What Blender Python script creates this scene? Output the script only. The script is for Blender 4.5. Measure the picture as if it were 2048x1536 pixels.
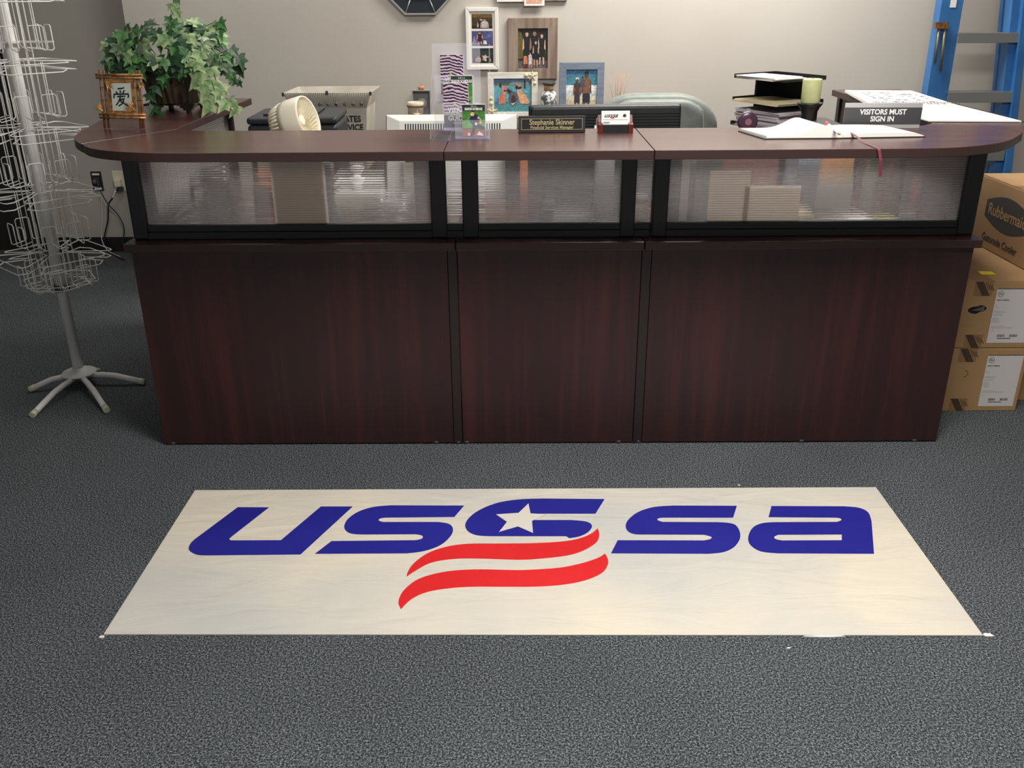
import bpy, bmesh, math, random
from mathutils import Vector, Matrix, Euler
random.seed(7)
for o in list(bpy.data.objects): bpy.data.objects.remove(o)
COL = bpy.context.scene.collection
PI = math.pi
def S(r, g, b):
    f = lambda c: c/12.92 if c <= 0.04045 else ((c+0.055)/1.055)**2.4
    return (f(r/255), f(g/255), f(b/255), 1)

# ------------------------------------------------------------ camera, world, lights, exposure
FPX, YAW, PITCH, ROLL = 1824.28, -0.0071, 0.4056, -0.0074
CAM = Vector((-0.0074, -2.9021, 1.4783))
fw = Vector((math.sin(YAW)*math.cos(PITCH), math.cos(YAW)*math.cos(PITCH), -math.sin(PITCH)))
rt = Vector((math.cos(YAW), -math.sin(YAW), 0)); up = rt.cross(fw)
RT = rt*math.cos(ROLL)+up*math.sin(ROLL); UP = up*math.cos(ROLL)-rt*math.sin(ROLL)
cd = bpy.data.cameras.new('camera'); cam = bpy.data.objects.new('camera', cd); COL.objects.link(cam)
cd.sensor_width = 36; cd.lens = 36*FPX/2048; cd.clip_start = 0.05
M = Matrix((RT, UP, -fw)).transposed().to_4x4(); M.translation = CAM
cam.matrix_world = M
bpy.context.scene.camera = cam
def at(px, py, ax, v):
    """point seen at pixel (px,py) of the 2048x1536 photo that lies in the plane ax = v"""
    d = fw + RT*((px-1024)/FPX) - UP*((py-768)/FPX)
    i = 'xyz'.index(ax)
    return CAM + d*((v-CAM[i])/d[i])

sc = bpy.context.scene
sc.view_settings.view_transform = 'Standard'; sc.view_settings.look = 'None'
sc.view_settings.gamma = 1; sc.view_settings.use_curve_mapping = False
sc.view_settings.exposure = 0.0
w = bpy.data.worlds.new('world'); sc.world = w; w.use_nodes = True
w.node_tree.nodes['Background'].inputs[0].default_value = (0.95, 0.97, 1.0, 1)
w.node_tree.nodes['Background'].inputs[1].default_value = 0.42
def area(name, loc, sx, sy, power, col, rot=(0, 0, 0)):
    l = bpy.data.lights.new(name, 'AREA'); l.shape = 'RECTANGLE'; l.size = sx; l.size_y = sy
    l.energy = power; l.color = col
    o = bpy.data.objects.new(name, l); COL.objects.link(o); o.location = loc; o.rotation_euler = rot
area('ceiling_light_desk', (0.95, 1.5, 2.69), 1.2, 0.6, 76, (1, 0.97, 0.93))
area('ceiling_light_front', (0.6, -1.3, 2.69), 1.2, 0.6, 90, (1, 0.97, 0.94))
area('fill_light_left', (-1.5, 1.45, 2.69), 1.2, 0.6, 17, (1, 0.97, 0.93))  # added fill, brightens the recess wall and the wire rack

# ------------------------------------------------------------ helpers
def mat(name, col, rough=0.5, metal=0.0, spec=0.5, **k):
    m = bpy.data.materials.new(name); m.use_nodes = True
    b = m.node_tree.nodes['Principled BSDF']
    b.inputs['Base Color'].default_value = col
    b.inputs['Roughness'].default_value = rough
    b.inputs['Metallic'].default_value = metal
    b.inputs['Specular IOR Level'].default_value = spec
    if 'trans' in k: b.inputs['Transmission Weight'].default_value = k['trans']
    if 'ior' in k: b.inputs['IOR'].default_value = k['ior']
    if 'coat' in k: b.inputs['Coat Weight'].default_value = k['coat']
    if 'alpha' in k: b.inputs['Alpha'].default_value = k['alpha']
    if 'emit' in k:
        b.inputs['Emission Color'].default_value = col; b.inputs['Emission Strength'].default_value = k['emit']
    return m
def noisy(name, c1, c2, scale=(1, 1, 1), nscale=5, detail=4, rough=0.5, bump=0, lo=0.35, hi=0.65, metal=0, spec=0.5, dist=0.01, rvar=None, extra=None, ntype='noise', distortion=0):
    m = mat(name, c1, rough, metal, spec); nt = m.node_tree; N = nt.nodes; L = nt.links
    b = N['Principled BSDF']
    tc = N.new('ShaderNodeTexCoord'); mp = N.new('ShaderNodeMapping'); mp.inputs['Scale'].default_value = scale
    L.new(tc.outputs['Object'], mp.inputs[0])
    if ntype == 'noise':
        n = N.new('ShaderNodeTexNoise'); n.inputs['Scale'].default_value = nscale; n.inputs['Detail'].default_value = detail
        n.inputs['Distortion'].default_value = distortion; fac = n.outputs[0]
    else:
        n = N.new('ShaderNodeTexWave'); n.inputs['Scale'].default_value = nscale; n.inputs['Distortion'].default_value = distortion
        n.inputs['Detail'].default_value = detail; n.inputs['Detail Scale'].default_value = 1.2; fac = n.outputs['Fac']
    L.new(mp.outputs[0], n.inputs[0])
    r = N.new('ShaderNodeValToRGB'); r.color_ramp.elements[0].color = c1; r.color_ramp.elements[1].color = c2
    r.color_ramp.elements[0].position = lo; r.color_ramp.elements[1].position = hi
    L.new(fac, r.inputs[0]); L.new(r.outputs[0], b.inputs['Base Color'])
    if bump:
        bp = N.new('ShaderNodeBump'); bp.inputs['Strength'].default_value = bump; bp.inputs['Distance'].default_value = dist
        L.new(fac, bp.inputs['Height']); L.new(bp.outputs[0], b.inputs['Normal'])
    if rvar:
        mr = N.new('ShaderNodeMapRange'); mr.inputs[3].default_value = rvar[0]; mr.inputs[4].default_value = rvar[1]
        L.new(fac, mr.inputs[0]); L.new(mr.outputs[0], b.inputs['Roughness'])
    return m
def wood(name, axis, dark, mid, light, rough=0.35):
    """laminate with streaks along `axis`"""
    m = mat(name, dark, rough); nt = m.node_tree; N = nt.nodes; L = nt.links; b = N['Principled BSDF']
    tc = N.new('ShaderNodeTexCoord')
    outs = []
    for s, k, d in ((9, 0.6, 3), (34, 1.5, 5), (260, 4, 3)):
        mp = N.new('ShaderNodeMapping'); sv = [s, s, s]; sv['xyz'.index(axis)] = k; mp.inputs['Scale'].default_value = sv
        L.new(tc.outputs['Object'], mp.inputs[0])
        n = N.new('ShaderNodeTexNoise'); n.inputs['Scale'].default_value = 1; n.inputs['Detail'].default_value = d
        L.new(mp.outputs[0], n.inputs[0]); outs.append(n.outputs[0])
    a = N.new('ShaderNodeMix'); a.inputs[0].default_value = 0.45; L.new(outs[0], a.inputs[2]); L.new(outs[1], a.inputs[3])
    c = N.new('ShaderNodeMix'); c.inputs[0].default_value = 0.22; L.new(a.outputs[0], c.inputs[2]); L.new(outs[2], c.inputs[3])
    r = N.new('ShaderNodeValToRGB'); e = r.color_ramp.elements
    e[0].position = 0.36; e[0].color = dark; e[1].position = 0.64; e[1].color = light
    x = e.new(0.5); x.color = mid
    L.new(c.outputs[0], r.inputs[0]); L.new(r.outputs[0], b.inputs['Base Color'])
    return m

class MB:
    def __init__(s): s.v = []; s.f = []; s.m = []; s.sm = []
    def add(s, vs, fs, m=0, smooth=False):
        o = len(s.v); s.v += [tuple(v) for v in vs]
        for f in fs: s.f.append([i+o for i in f]); s.m.append(m); s.sm.append(smooth)
        return s
    def box(s, x0, y0, z0, x1, y1, z1, m=0, T=None):
        vs = [Vector((x, y, z)) for z in (z0, z1) for y in (y0, y1) for x in (x0, x1)]
        if T is not None: vs = [T @ v for v in vs]
        return s.add(vs, [(0, 2, 3, 1), (4, 5, 7, 6), (0, 1, 5, 4), (2, 6, 7, 3), (0, 4, 6, 2), (1, 3, 7, 5)], m)
    def quad(s, a, b, c, d, m=0): return s.add([a, b, c, d], [(0, 1, 2, 3)], m)
    def prism(s, poly, z0, z1, m=0, T=None):
        n = len(poly); vs = [Vector((p[0], p[1], z0)) for p in poly]+[Vector((p[0], p[1], z1)) for p in poly]
        if T is not None: vs = [T @ v for v in vs]
        fs = [list(range(n))[::-1], list(range(n, 2*n))]+[(i, (i+1) % n, n+(i+1) % n, n+i) for i in range(n)]
        return s.add(vs, fs, m)
    def tube(s, pts, r, n=6, closed=False, m=0, caps=True):
        pts = [Vector(p) for p in pts]; k = len(pts)
        if callable(r): rr = [r(i/(k-1)) for i in range(k)]
        else: rr = [r]*k
        vs = []; ref = None
        for i, p in enumerate(pts):
            a = pts[i-1] if (i or closed) else p; c = pts[(i+1) % k] if (i < k-1 or closed) else p
            d = ((c-p).normalized()+(p-a).normalized())
            if d.length < 1e-6: d = (c-p) if (c-p).length > 0 else (p-a)
            d.normalize()
            if ref is None:
                ref = Vector((0, 0, 1)) if abs(d.z) < 0.9 else Vector((1, 0, 0))
            u = (ref-d*ref.dot(d)).normalized(); ref = u; v = d.cross(u)
            seg = (p-a).normalized() if i else d
            cs = max(0.5, abs(d.dot(seg))); 
            for j in range(n):
                t = 2*PI*j/n; vs.append(p+(u*math.cos(t)+v*math.sin(t))*rr[i]/ (cs if cs > 0 else 1))
        fs = []
        for i in range(k if closed else k-1):
            b = ((i+1) % k)*n
            for j in range(n): fs.append((i*n+j, i*n+(j+1) % n, b+(j+1) % n, b+j))
        s.add(vs, fs, m, True)
        if caps and not closed:
            o = len(s.v)-len(vs)
            s.f += [[o+j for j in range(n)][::-1], [o+(k-1)*n+j for j in range(n)]]; s.m += [m, m]; s.sm += [False, False]
        return s
    def lathe(s, prof, n=24, c=(0, 0, 0), m=0, T=None, sx=1, sy=1, smooth=True):
        """prof: (radius, height) pairs, bottom to top, capped where the radius is > 0"""
        vs = []
        for r, h in prof:
            for j in range(n):
                t = 2*PI*j/n; v = Vector((r*math.cos(t)*sx, r*math.sin(t)*sy, h))
                v = (T @ v) if T is not None else v
                vs.append(v+Vector(c))
        fs = [(i*n+j, i*n+(j+1) % n, (i+1)*n+(j+1) % n, (i+1)*n+j) for i in range(len(prof)-1) for j in range(n)]
        o = len(s.v); s.add(vs, fs, m, smooth)
        if prof[0][0] > 1e-5: s.f.append([o+j for j in range(n)][::-1]); s.m.append(m); s.sm.append(False)
        if prof[-1][0] > 1e-5: s.f.append([o+(len(prof)-1)*n+j for j in range(n)]); s.m.append(m); s.sm.append(False)
        return s
    def build(s, name, mats, parent=None, loc=None, bevel=0, seg=2, kind=None, label=None, rot=None):
        if not isinstance(mats, (list, tuple)): mats = [mats]
        me = bpy.data.meshes.new(name); me.from_pydata(s.v, [], s.f); me.update()
        for m in mats: me.materials.append(m)
        for p, mi, sm in zip(me.polygons, s.m, s.sm): p.material_index = mi; p.use_smooth = sm
        return obj(name, me, parent, loc, bevel, seg, kind, label, rot)
def obj(name, me, parent=None, loc=None, bevel=0, seg=2, kind=None, label=None, rot=None):
    o = bpy.data.objects.new(name, me); COL.objects.link(o)
    if parent: o.parent = parent
    if loc is not None: o.location = loc
    if rot is not None: o.rotation_euler = rot
    if bevel:
        b = o.modifiers.new('bevel', 'BEVEL'); b.width = bevel; b.segments = seg; b.limit_method = 'ANGLE'; b.angle_limit = 0.6
    if kind: o['kind'] = kind
    if label: o['label'] = label
    return o
def tag(o, label, cat, group=None):
    o['label'] = label; o['category'] = cat
    if group: o['group'] = group
    return o
def thing(name, label, cat, loc=(0, 0, 0), rotz=0, group=None):
    o = bpy.data.objects.new(name, None); COL.objects.link(o); o.empty_display_size = 0.05
    o.location = loc; o.rotation_euler = (0, 0, rotz)
    return tag(o, label, cat, group)
def struct(name, b, m, **k):
    return b.build(name, m, kind='structure', **k)
def text_mesh(s, size, ext=0.0003, off=0.0, xs=1.0, align='CENTER', shear=0, space=1.0):
    c = bpy.data.curves.new('text', 'FONT'); c.body = s; c.size = size; c.extrude = ext; c.offset = off
    c.align_x = align; c.align_y = 'CENTER'; c.shear = shear; c.resolution_u = 3; c.space_character = space
    o = bpy.data.objects.new('text', c); COL.objects.link(o)
    bpy.context.view_layer.update()
    me = bpy.data.meshes.new_from_object(o.evaluated_get(bpy.context.evaluated_depsgraph_get()))
    bpy.data.objects.remove(o); bpy.data.curves.remove(c)
    for v in me.vertices: v.co.x *= xs
    return me
def shape_mesh(polys, ext):
    c = bpy.data.curves.new('shape', 'CURVE'); c.dimensions = '2D'; c.fill_mode = 'BOTH'; c.extrude = ext
    for P in polys:
        s = c.splines.new('POLY'); s.points.add(len(P)-1); s.use_cyclic_u = True
        for q, p in zip(s.points, P): q.co = (p[0], p[1], 0, 1)
    o = bpy.data.objects.new('shape', c); COL.objects.link(o); bpy.context.view_layer.update()
    me = bpy.data.meshes.new_from_object(o.evaluated_get(bpy.context.evaluated_depsgraph_get()))
    bpy.data.objects.remove(o); bpy.data.curves.remove(c)
    return me
def cat(P, corners=None, k=4):
    """smooth closed outline; points marked with a third value stay sharp corners"""
    out = []; n = len(P)
    for i in range(n):
        p0, p1, p2, p3 = P[i-1], P[i], P[(i+1) % n], P[(i+2) % n]
        sh1 = len(p1) > 2; sh2 = len(p2) > 2
        out.append((p1[0], p1[1]))
        if sh1 and sh2: continue
        a = p1 if sh1 else p0; d = p2 if sh2 else p3
        for j in range(1, k):
            t = j/k; t2 = t*t; t3 = t2*t
            f = lambda q: 0.5*((2*p1[q])+(-a[q]+p2[q])*t+(2*a[q]-5*p1[q]+4*p2[q]-d[q])*t2+(-a[q]+3*p1[q]-3*p2[q]+d[q])*t3)
            out.append((f(0), f(1)))
    return out

# ------------------------------------------------------------ materials
MH = dict(dark=S(44, 19, 20), mid=S(62, 27, 27), light=S(88, 38, 32))
m_panel = wood('mahogany_panel', 'z', S(40, 25, 25), S(50, 27, 26), S(68, 33, 30), 0.45)
m_top = wood('mahogany_top', 'x', S(68, 42, 40), S(78, 48, 45), S(90, 55, 51), 0.25)
m_topy = wood('mahogany_top_side', 'y', S(68, 42, 40), S(78, 48, 45), S(90, 55, 51), 0.25)
m_fascia = mat('mahogany_edge_band', S(58, 39, 36), 0.42)
m_edge = mat('mahogany_edge', S(48, 28, 27), 0.38)
m_strip = mat('dark_edge_strip', S(38, 28, 27), 0.5)
m_blackmetal = mat('black_aluminium', S(24, 25, 25), 0.42)
m_black = mat('black_plastic', S(28, 30, 31), 0.45)
m_blacks = mat('dark_slot', S(12, 12, 12), 0.8)
m_dgrey = mat('charcoal_plastic', S(62, 64, 66), 0.45)
m_white = mat('white_plastic', S(225, 225, 218), 0.4)
m_cream = mat('cream_plastic', S(240, 232, 208), 0.45)
m_wire = mat('white_coated_wire', S(240, 238, 232), 0.35)
m_pole = mat('white_coated_pole', S(232, 230, 226), 0.4)
m_acrylic = mat('clear_acrylic', S(222, 220, 232), 0.06, alpha=0.13)
m_acedge = mat('violet_tinted_acrylic', S(196, 190, 236), 0.1, alpha=0.5)
m_paper = mat('white_paper', S(235, 232, 226), 0.8)
m_steel = mat('aluminium', S(150, 152, 150), 0.4, 0.7)

def carpet():
    m = mat('blue_grey_carpet', S(60, 66, 70), 0.95, spec=0.1); nt = m.node_tree; N = nt.nodes; L = nt.links; b = N['Principled BSDF']
    tc = N.new('ShaderNodeTexCoord')
    n = N.new('ShaderNodeTexNoise'); n.inputs['Scale'].default_value = 210; n.inputs['Detail'].default_value = 6; n.inputs['Roughness'].default_value = 0.85
    L.new(tc.outputs['Object'], n.inputs[0])
    r = N.new('ShaderNodeValToRGB'); e = r.color_ramp.elements
    e[0].position = 0.41; e[0].color = S(20, 22, 26); e[1].position = 0.61; e[1].color = S(158, 161, 160)
    x = e.new(0.5); x.color = S(62, 68, 73)
    L.new(n.outputs[0], r.inputs[0])
    n2 = N.new('ShaderNodeTexNoise'); n2.inputs['Scale'].default_value = 2.2; n2.inputs['Detail'].default_value = 3
    L.new(tc.outputs['Object'], n2.inputs[0])
    mr = N.new('ShaderNodeMapRange'); mr.inputs[1].default_value = 0.3; mr.inputs[2].default_value = 0.7; mr.inputs[3].default_value = 0.9; mr.inputs[4].default_value = 1.08
    L.new(n2.outputs[0], mr.inputs[0])
    mx = N.new('ShaderNodeMix'); mx.data_type = 'RGBA'; mx.blend_type = 'MULTIPLY'; mx.inputs[0].default_value = 1
    L.new(r.outputs[0], mx.inputs[6]); L.new(mr.outputs[0], mx.inputs[7])
    L.new(mx.outputs[2], b.inputs['Base Color'])
    bp = N.new('ShaderNodeBump'); bp.inputs['Strength'].default_value = 0.4; bp.inputs['Distance'].default_value = 0.001
    n3 = N.new('ShaderNodeTexNoise'); n3.inputs['Scale'].default_value = 700; n3.inputs['Detail'].default_value = 2; L.new(tc.outputs['Object'], n3.inputs[0]); L.new(n3.outputs[0], bp.inputs['Height']); L.new(bp.outputs[0], b.inputs['Normal'])
    return m
m_carpet = carpet()
m_wall = noisy('greige_wall_paint', S(184, 177, 167), S(190, 184, 174), nscale=1.2, rough=0.75, detail=2)
def _wb():
    nt = m_wall.node_tree; N = nt.nodes; L = nt.links; n = N.new('ShaderNodeTexNoise'); n.inputs['Scale'].default_value = 180; n.inputs['Detail'].default_value = 2
    tc = N.new('ShaderNodeTexCoord'); L.new(tc.outputs['Object'], n.inputs[0])
    bp = N.new('ShaderNodeBump'); bp.inputs['Strength'].default_value = 0.15; bp.inputs['Distance'].default_value = 0.002
    L.new(n.outputs[0], bp.inputs['Height']); L.new(bp.outputs[0], N['Principled BSDF'].inputs['Normal'])
_wb()

# ------------------------------------------------------------ room
WY, DY = 2.20, 2.68          # bright wall, recessed darker wall
CX = at(243, 0, 'y', WY).x
DX = at(0, 85, 'y', DY).x
struct('floor', MB().box(-5.2, -5.0, -0.1, 4.2, 5.0, 0), m_carpet)
struct('ceiling', MB().box(-5.2, -5.0, 2.7, 4.2, 5.0, 2.8), mat('ceiling_tile', S(225, 223, 216), 0.9))
struct('wall_back', MB().box(CX, WY, 0, 4.2, DY+0.3, 2.7), m_wall)
struct('wall_recess', MB().box(DX, DY, 0, CX, DY+0.3, 2.7), m_wall)
struct('wall_left', MB().box(-5.2, -5.0, 0, -5.1, 5.0, 2.7), m_wall)
struct('wall_right', MB().box(4.1, -5.0, 0, 4.2, WY, 2.7), m_wall)
struct('wall_header', MB().box(-5.1, DY, 2.55, DX, DY+0.1, 2.7), m_wall)
m_opening = mat('near_black_opening', S(30, 28, 28), 0.6)
dr = struct('dark_opening_panel', MB().box(-5.1, DY+0.05, 0, DX-0.001, DY+0.1, 2.549), m_opening)  # slab stands in for a dark opening, its lack of light painted near-black
MB().box(-4.05, DY+0.045, 1.0, -4.0, DY+0.0, 1.06).build('panel_handle', m_steel, dr)
m_bb = mat('black_rubber_base', S(22, 23, 26), 0.55)
struct('baseboard_recess', MB().box(DX, DY-0.008, 0, CX, DY, 0.092), m_bb)
struct('baseboard_back', MB().box(CX, WY-0.008, 0, 4.1, WY, 0.092), m_bb)
struct('baseboard_right', MB().box(4.092, -5, 0, 4.1, WY-0.008, 0.092), m_bb)

# ------------------------------------------------------------ floor mat with logo
mc = at(1074, 1120, 'z', 0.0); MATLOC = Vector((mc.x, mc.y, 0))
def vinyl():
    m = mat('cream_vinyl', S(226, 219, 200), 0.33); nt = m.node_tree; N = nt.nodes; L = nt.links; b = N['Principled BSDF']
    tc = N.new('ShaderNodeTexCoord')
    n = N.new('ShaderNodeTexNoise'); n.inputs['Scale'].default_value = 1.6; n.inputs['Detail'].default_value = 4; n.inputs['Distortion'].default_value = 0.6
    L.new(tc.outputs['Object'], n.inputs[0])
    r = N.new('ShaderNodeValToRGB'); e = r.color_ramp.elements
    e[0].position = 0.35; e[0].color = S(208, 206, 199); e[1].position = 0.65; e[1].color = S(232, 222, 202)
    L.new(n.outputs[0], r.inputs[0]); L.new(r.outputs[0], b.inputs['Base Color'])
    mp = N.new('ShaderNodeMapping'); mp.inputs['Scale'].default_value = (2.2, 7, 1); mp.inputs['Rotation'].default_value = (0, 0, 0.15)
    L.new(tc.outputs['Object'], mp.inputs[0])
    n2 = N.new('ShaderNodeTexNoise'); n2.inputs['Scale'].default_value = 1.5; n2.inputs['Detail'].default_value = 5; n2.inputs['Distortion'].default_value = 1.2
    L.new(mp.outputs[0], n2.inputs[0])
    bp = N.new('ShaderNodeBump'); bp.inputs['Strength'].default_value = 0.35; bp.inputs['Distance'].default_value = 0.02
    L.new(n2.outputs[0], bp.inputs['Height']); L.new(bp.outputs[0], b.inputs['Normal'])
    return m
fm = thing('floor_mat', 'large cream vinyl floor graphic with blue letters and red stripes on carpet', 'floor graphic', MATLOC)
cs = [at(*c, 'z', 0.004)-MATLOC for c in ((207, 1268), (1966, 1270), (1752, 974), (390, 980))]
MB().prism([(c.x, c.y) for c in cs], 0.0, 0.004).build('vinyl_sheet', vinyl(), fm, bevel=0.001)
def c5(*P): return [(180+p[0]/2.2261, 950+p[1]/2.2261)+tuple(p[2:]) for p in P]
def c6(*P): return [(1000+p[0]/2.048, 950+p[1]/2.048)+tuple(p[2:]) for p in P]
LET = [
 [c5((658,143,1),(796,144,1),(632,272,1),(620,284),(628,291,1),(850,290,1),(1028,140,1),(1169,140,1),(937,353,1),(530,357,1),(475,354),(441,333),(446,307),(466,286,1))],
 [c5((1665,136,1),(1340,135,1),(1262,142),(1195,163),(1148,196),(1132,228),(1142,250),(1168,261),(1210,264,1),(1450,263,1),(1479,269),(1478,283),(1450,290,1),(1075,294,1),(1002,350,1),(1410,348,1),(1490,337),(1562,310),(1606,270),(1616,238),(1597,217),(1550,209,1),(1305,209,1),(1286,203),(1291,193),(1315,189,1),(1622,186,1))],
 [[(1209,998,1),(1085,997,1),(1035,999),(990,1007),(952,1024),(932,1044),(934,1060),(953,1070),(985,1072,1),(1132,1072,1),(1139,1076,1),(1160,1072),(1177,1063),(1184,1051),(1172,1043),(1142,1040,1),(1062,1040,1),(1062,1027,1),(1191,1027,1)]],
 [c6((970,126,1),(710,125,1),(630,131),(565,152),(524,185),(515,212),(527,232),(555,242),(600,243,1),(835,244,1),(865,252),(862,262),(835,268,1),(482,267,1),(455,320,1),(855,322,1),(915,315),(958,295),(982,262),(982,232),(965,205),(935,196),(890,193,1),(665,192,1),(646,185),(648,177),(665,174,1),(955,174,1))],
 [c6((1112,127,1),(1410,128,1),(1470,134),(1508,153),(1522,190,1),(1532,322,1),(1140,320,1),(1068,312),(1025,285),(1017,252),(1036,215),(1075,197),(1125,193,1),(1380,192,1),(1398,185),(1394,177),(1375,174,1),(1100,172,1)),
  c6((1400,243,1),(1400,267,1),(1155,268,1),(1128,262),(1124,252),(1140,244,1))],
]
RED = [
 [(813,1153,1),(816,1143),(827,1127),(854,1107),(890,1094),(935,1087.5),(1000,1087),(1073,1086),(1132,1082),(1166,1074.5),(1185.5,1065),(1195,1056.4,1),(1198,1064),(1198,1074),(1191,1086),(1166,1101),(1132,1111),(1073,1117.5),(1033,1119),(961,1116.7),(907,1117.5),(862,1125),(831,1141)],
 [(802,1218,1),(797,1206),(800,1192.6),(809,1179),(831,1161),(863,1149),(908,1141),(962,1138.7),(1024,1140),(1058,1139.5),(1117,1135.5),(1161,1127),(1195,1116),(1210,1107,1),(1215.8,1118.5),(1215,1130.7),(1203,1146),(1171,1160),(1127,1168.8),(1073,1172.7),(1011,1173),(944,1173),(899,1176),(854,1183.6),(822,1198.4)],
]
m_blue = noisy('blue_vinyl', S(36, 36, 140), S(40, 41, 148), nscale=3, rough=0.4)
m_red = noisy('red_vinyl', S(222, 38, 42), S(230, 44, 46), nscale=3, rough=0.4)
STAR = [(1057,1007),(1061,1027),(1092,1029),(1064,1042),(1066,1066),(1036,1053),(998,1064),(1014,1044),(992,1029),(1037,1026)]
def onfloor(P, z): return [((q := at(p[0], p[1], 'z', z)).x-MATLOC.x, q.y-MATLOC.y) for p in P]
for L_ in LET:
    me = shape_mesh([onfloor(cat(P), 0.005) for P in L_], 0.0006); me.materials.append(m_blue)
    obj('letter', me, fm, (0, 0, 0.0045))
for R_ in RED:
    me = shape_mesh([onfloor(cat(R_), 0.005)], 0.0006); me.materials.append(m_red)
    obj('stripe', me, fm, (0, 0, 0.0045))
me = shape_mesh([onfloor(STAR, 0.005)], 0.0009); me.materials.append(mat('cream_star', S(224, 219, 205), 0.4)); obj('star', me, fm, (0, 0, 0.0048))
# scraps of backing at the edges
def scrap(px, py, w_, d_, lab):
    p = at(px, py, 'z', 0.0); b = MB(); pts = []
    n = 14
    for i in range(n):
        t = 2*PI*i/n; r = random.uniform(0.6, 1.1); pts.append((math.cos(t)*w_*r, math.sin(t)*d_*r))
    b.prism(pts, 0.0, 0.0025); tag(b.build('backing_scrap', m_paper, loc=(p.x, p.y, 0)), lab, 'scrap')
scrap(1975, 1271, 0.016, 0.009, 'ragged white scrap at near right corner of the cream floor graphic')
scrap(204, 1275, 0.008, 0.006, 'tiny white scrap at near left corner of the cream floor graphic')
scrap(1577, 1297, 0.006, 0.003, 'tiny white fleck on carpet just below the floor graphic')
scrap(1478, 971, 0.004, 0.003, 'tiny white fleck on far edge of the floor graphic')
scrap(1650, 1273.5, 0.06, 0.0035, 'thin white torn backing strip along near edge of floor graphic')

# ------------------------------------------------------------ reception desk: base cabinets
PT, LT = 0.708, 0.735
def cabinet(x0, x1, lab, px0, px1, strips, side):
    t = thing('desk_cabinet', lab, 'desk', ((x0+x1)/2, 0, 0), 0, 'reception desk front cabinets')
    ox = (x0+x1)/2
    MB().box(px0-ox, 0, 0.006, px1-ox, 0.019, PT).build('front_panel', m_panel, t, bevel=0.0012)
    for a, b in strips: MB().box(a-ox, -0.002, 0.004, b-ox, 0.55, PT).build('end_panel', m_strip, t, bevel=0.0012)
    MB().box(x0-ox+0.03, 0.02, 0.10, x1-ox-0.03, 0.04, PT-0.01).build('modesty_panel', m_edge, t)
    for gx in side: MB().lathe([(0.008, 0), (0.011, 0.004), (0.011, 0.012)], 10, (gx-ox, 0.008, 0)).build('glide', m_dgrey, t)
    return t
cabinet(-1.268, -0.206, 'left mahogany desk cabinet with wide plain front panel, nearest the wire rack', -1.268, -0.237, [(-0.235, -0.206)], (-1.24, -0.30, -0.22))
cabinet(-0.203, 0.398, 'narrow middle mahogany desk cabinet between two dark seam strips', -0.203, 0.398, [], (-0.19, 0.35))
cabinet(0.400, 1.476, 'right mahogany desk cabinet with wide plain front panel, nearest the cardboard boxes', 0.432, 1.476, [(0.400, 0.430)], (0.42, 1.0, 1.4))
for x0, x1, nm in ((-1.268, -0.66, 'mahogany return cabinet running back from the left end of the desk'), (0.87, 1.476, 'mahogany return cabinet running back from the right end of the desk')):
    xm = (x0+x1)/2; o_x0, o_x1 = (x0, x0+0.02) if x0 < 0 else (x1-0.02, x1)
    t = thing('desk_return_cabinet', nm, 'desk', (xm, 0.95, 0))
    MB().box(o_x0-xm, -0.928, 0.005, o_x1-xm, 0.40, PT).build('side_panel', m_panel, t, bevel=0.001)
    MB().box(x0-xm, 0.40, 0.005, x1-xm, 0.42, PT).build('end_panel', m_panel, t, bevel=0.001)
# worksurfaces (the lower tops whose edges form the ledge)
def arc(P, k=4):
    P = [P[0]]+P+[P[-1]]; out = []
    for i in range(1, len(P)-2):
        for j in range(k):
            t = j/k; f = lambda q: 0.5*(2*P[i][q]+(P[i+1][q]-P[i-1][q])*t+(2*P[i-1][q]-5*P[i][q]+4*P[i+1][q]-P[i+2][q])*t*t+(-P[i-1][q]+3*P[i][q]-3*P[i+1][q]+P[i+2][q])*t**3)
            out.append((f(0), f(1)))
    return out+[P[-1]]
def top(name, poly, z0, z1, m, lab, catg, group=None, bev=0.002):
    cx = sum(p[0] for p in poly)/len(poly); cy = sum(p[1] for p in poly)/len(poly)
    b = MB().prism([(p[0]-cx, p[1]-cy) for p in poly], z0, z1)
    b.m = [0, 0]+[1]*(len(b.f)-2)
    o = b.build(name, [m, m_fascia], loc=(cx, cy, 0), bevel=bev)
    return tag(o, lab, catg, group)
G = 'lower worktops of the reception desk'
top('worktop', [(-1.287, -0.014), (-0.2095, -0.014), (-0.2095, 0.74), (-0.64, 0.74), (-0.64, 1.38), (-1.287, 1.38)], PT, LT, m_top, 'L-shaped lower mahogany worktop of the left desk section', 'worktop', G)
top('worktop', [(-0.206, -0.014), (0.4035, -0.014), (0.4035, 0.74), (-0.206, 0.74)], PT, LT, m_top, 'lower mahogany worktop of the narrow middle desk section', 'worktop', G)
top('worktop', [(0.407, -0.014), (1.494, -0.014), (1.494, 1.38), (0.85, 1.38), (0.85, 0.74), (0.407, 0.74)], PT, LT, m_top, 'L-shaped lower mahogany worktop of the right desk section', 'worktop', G)
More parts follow.
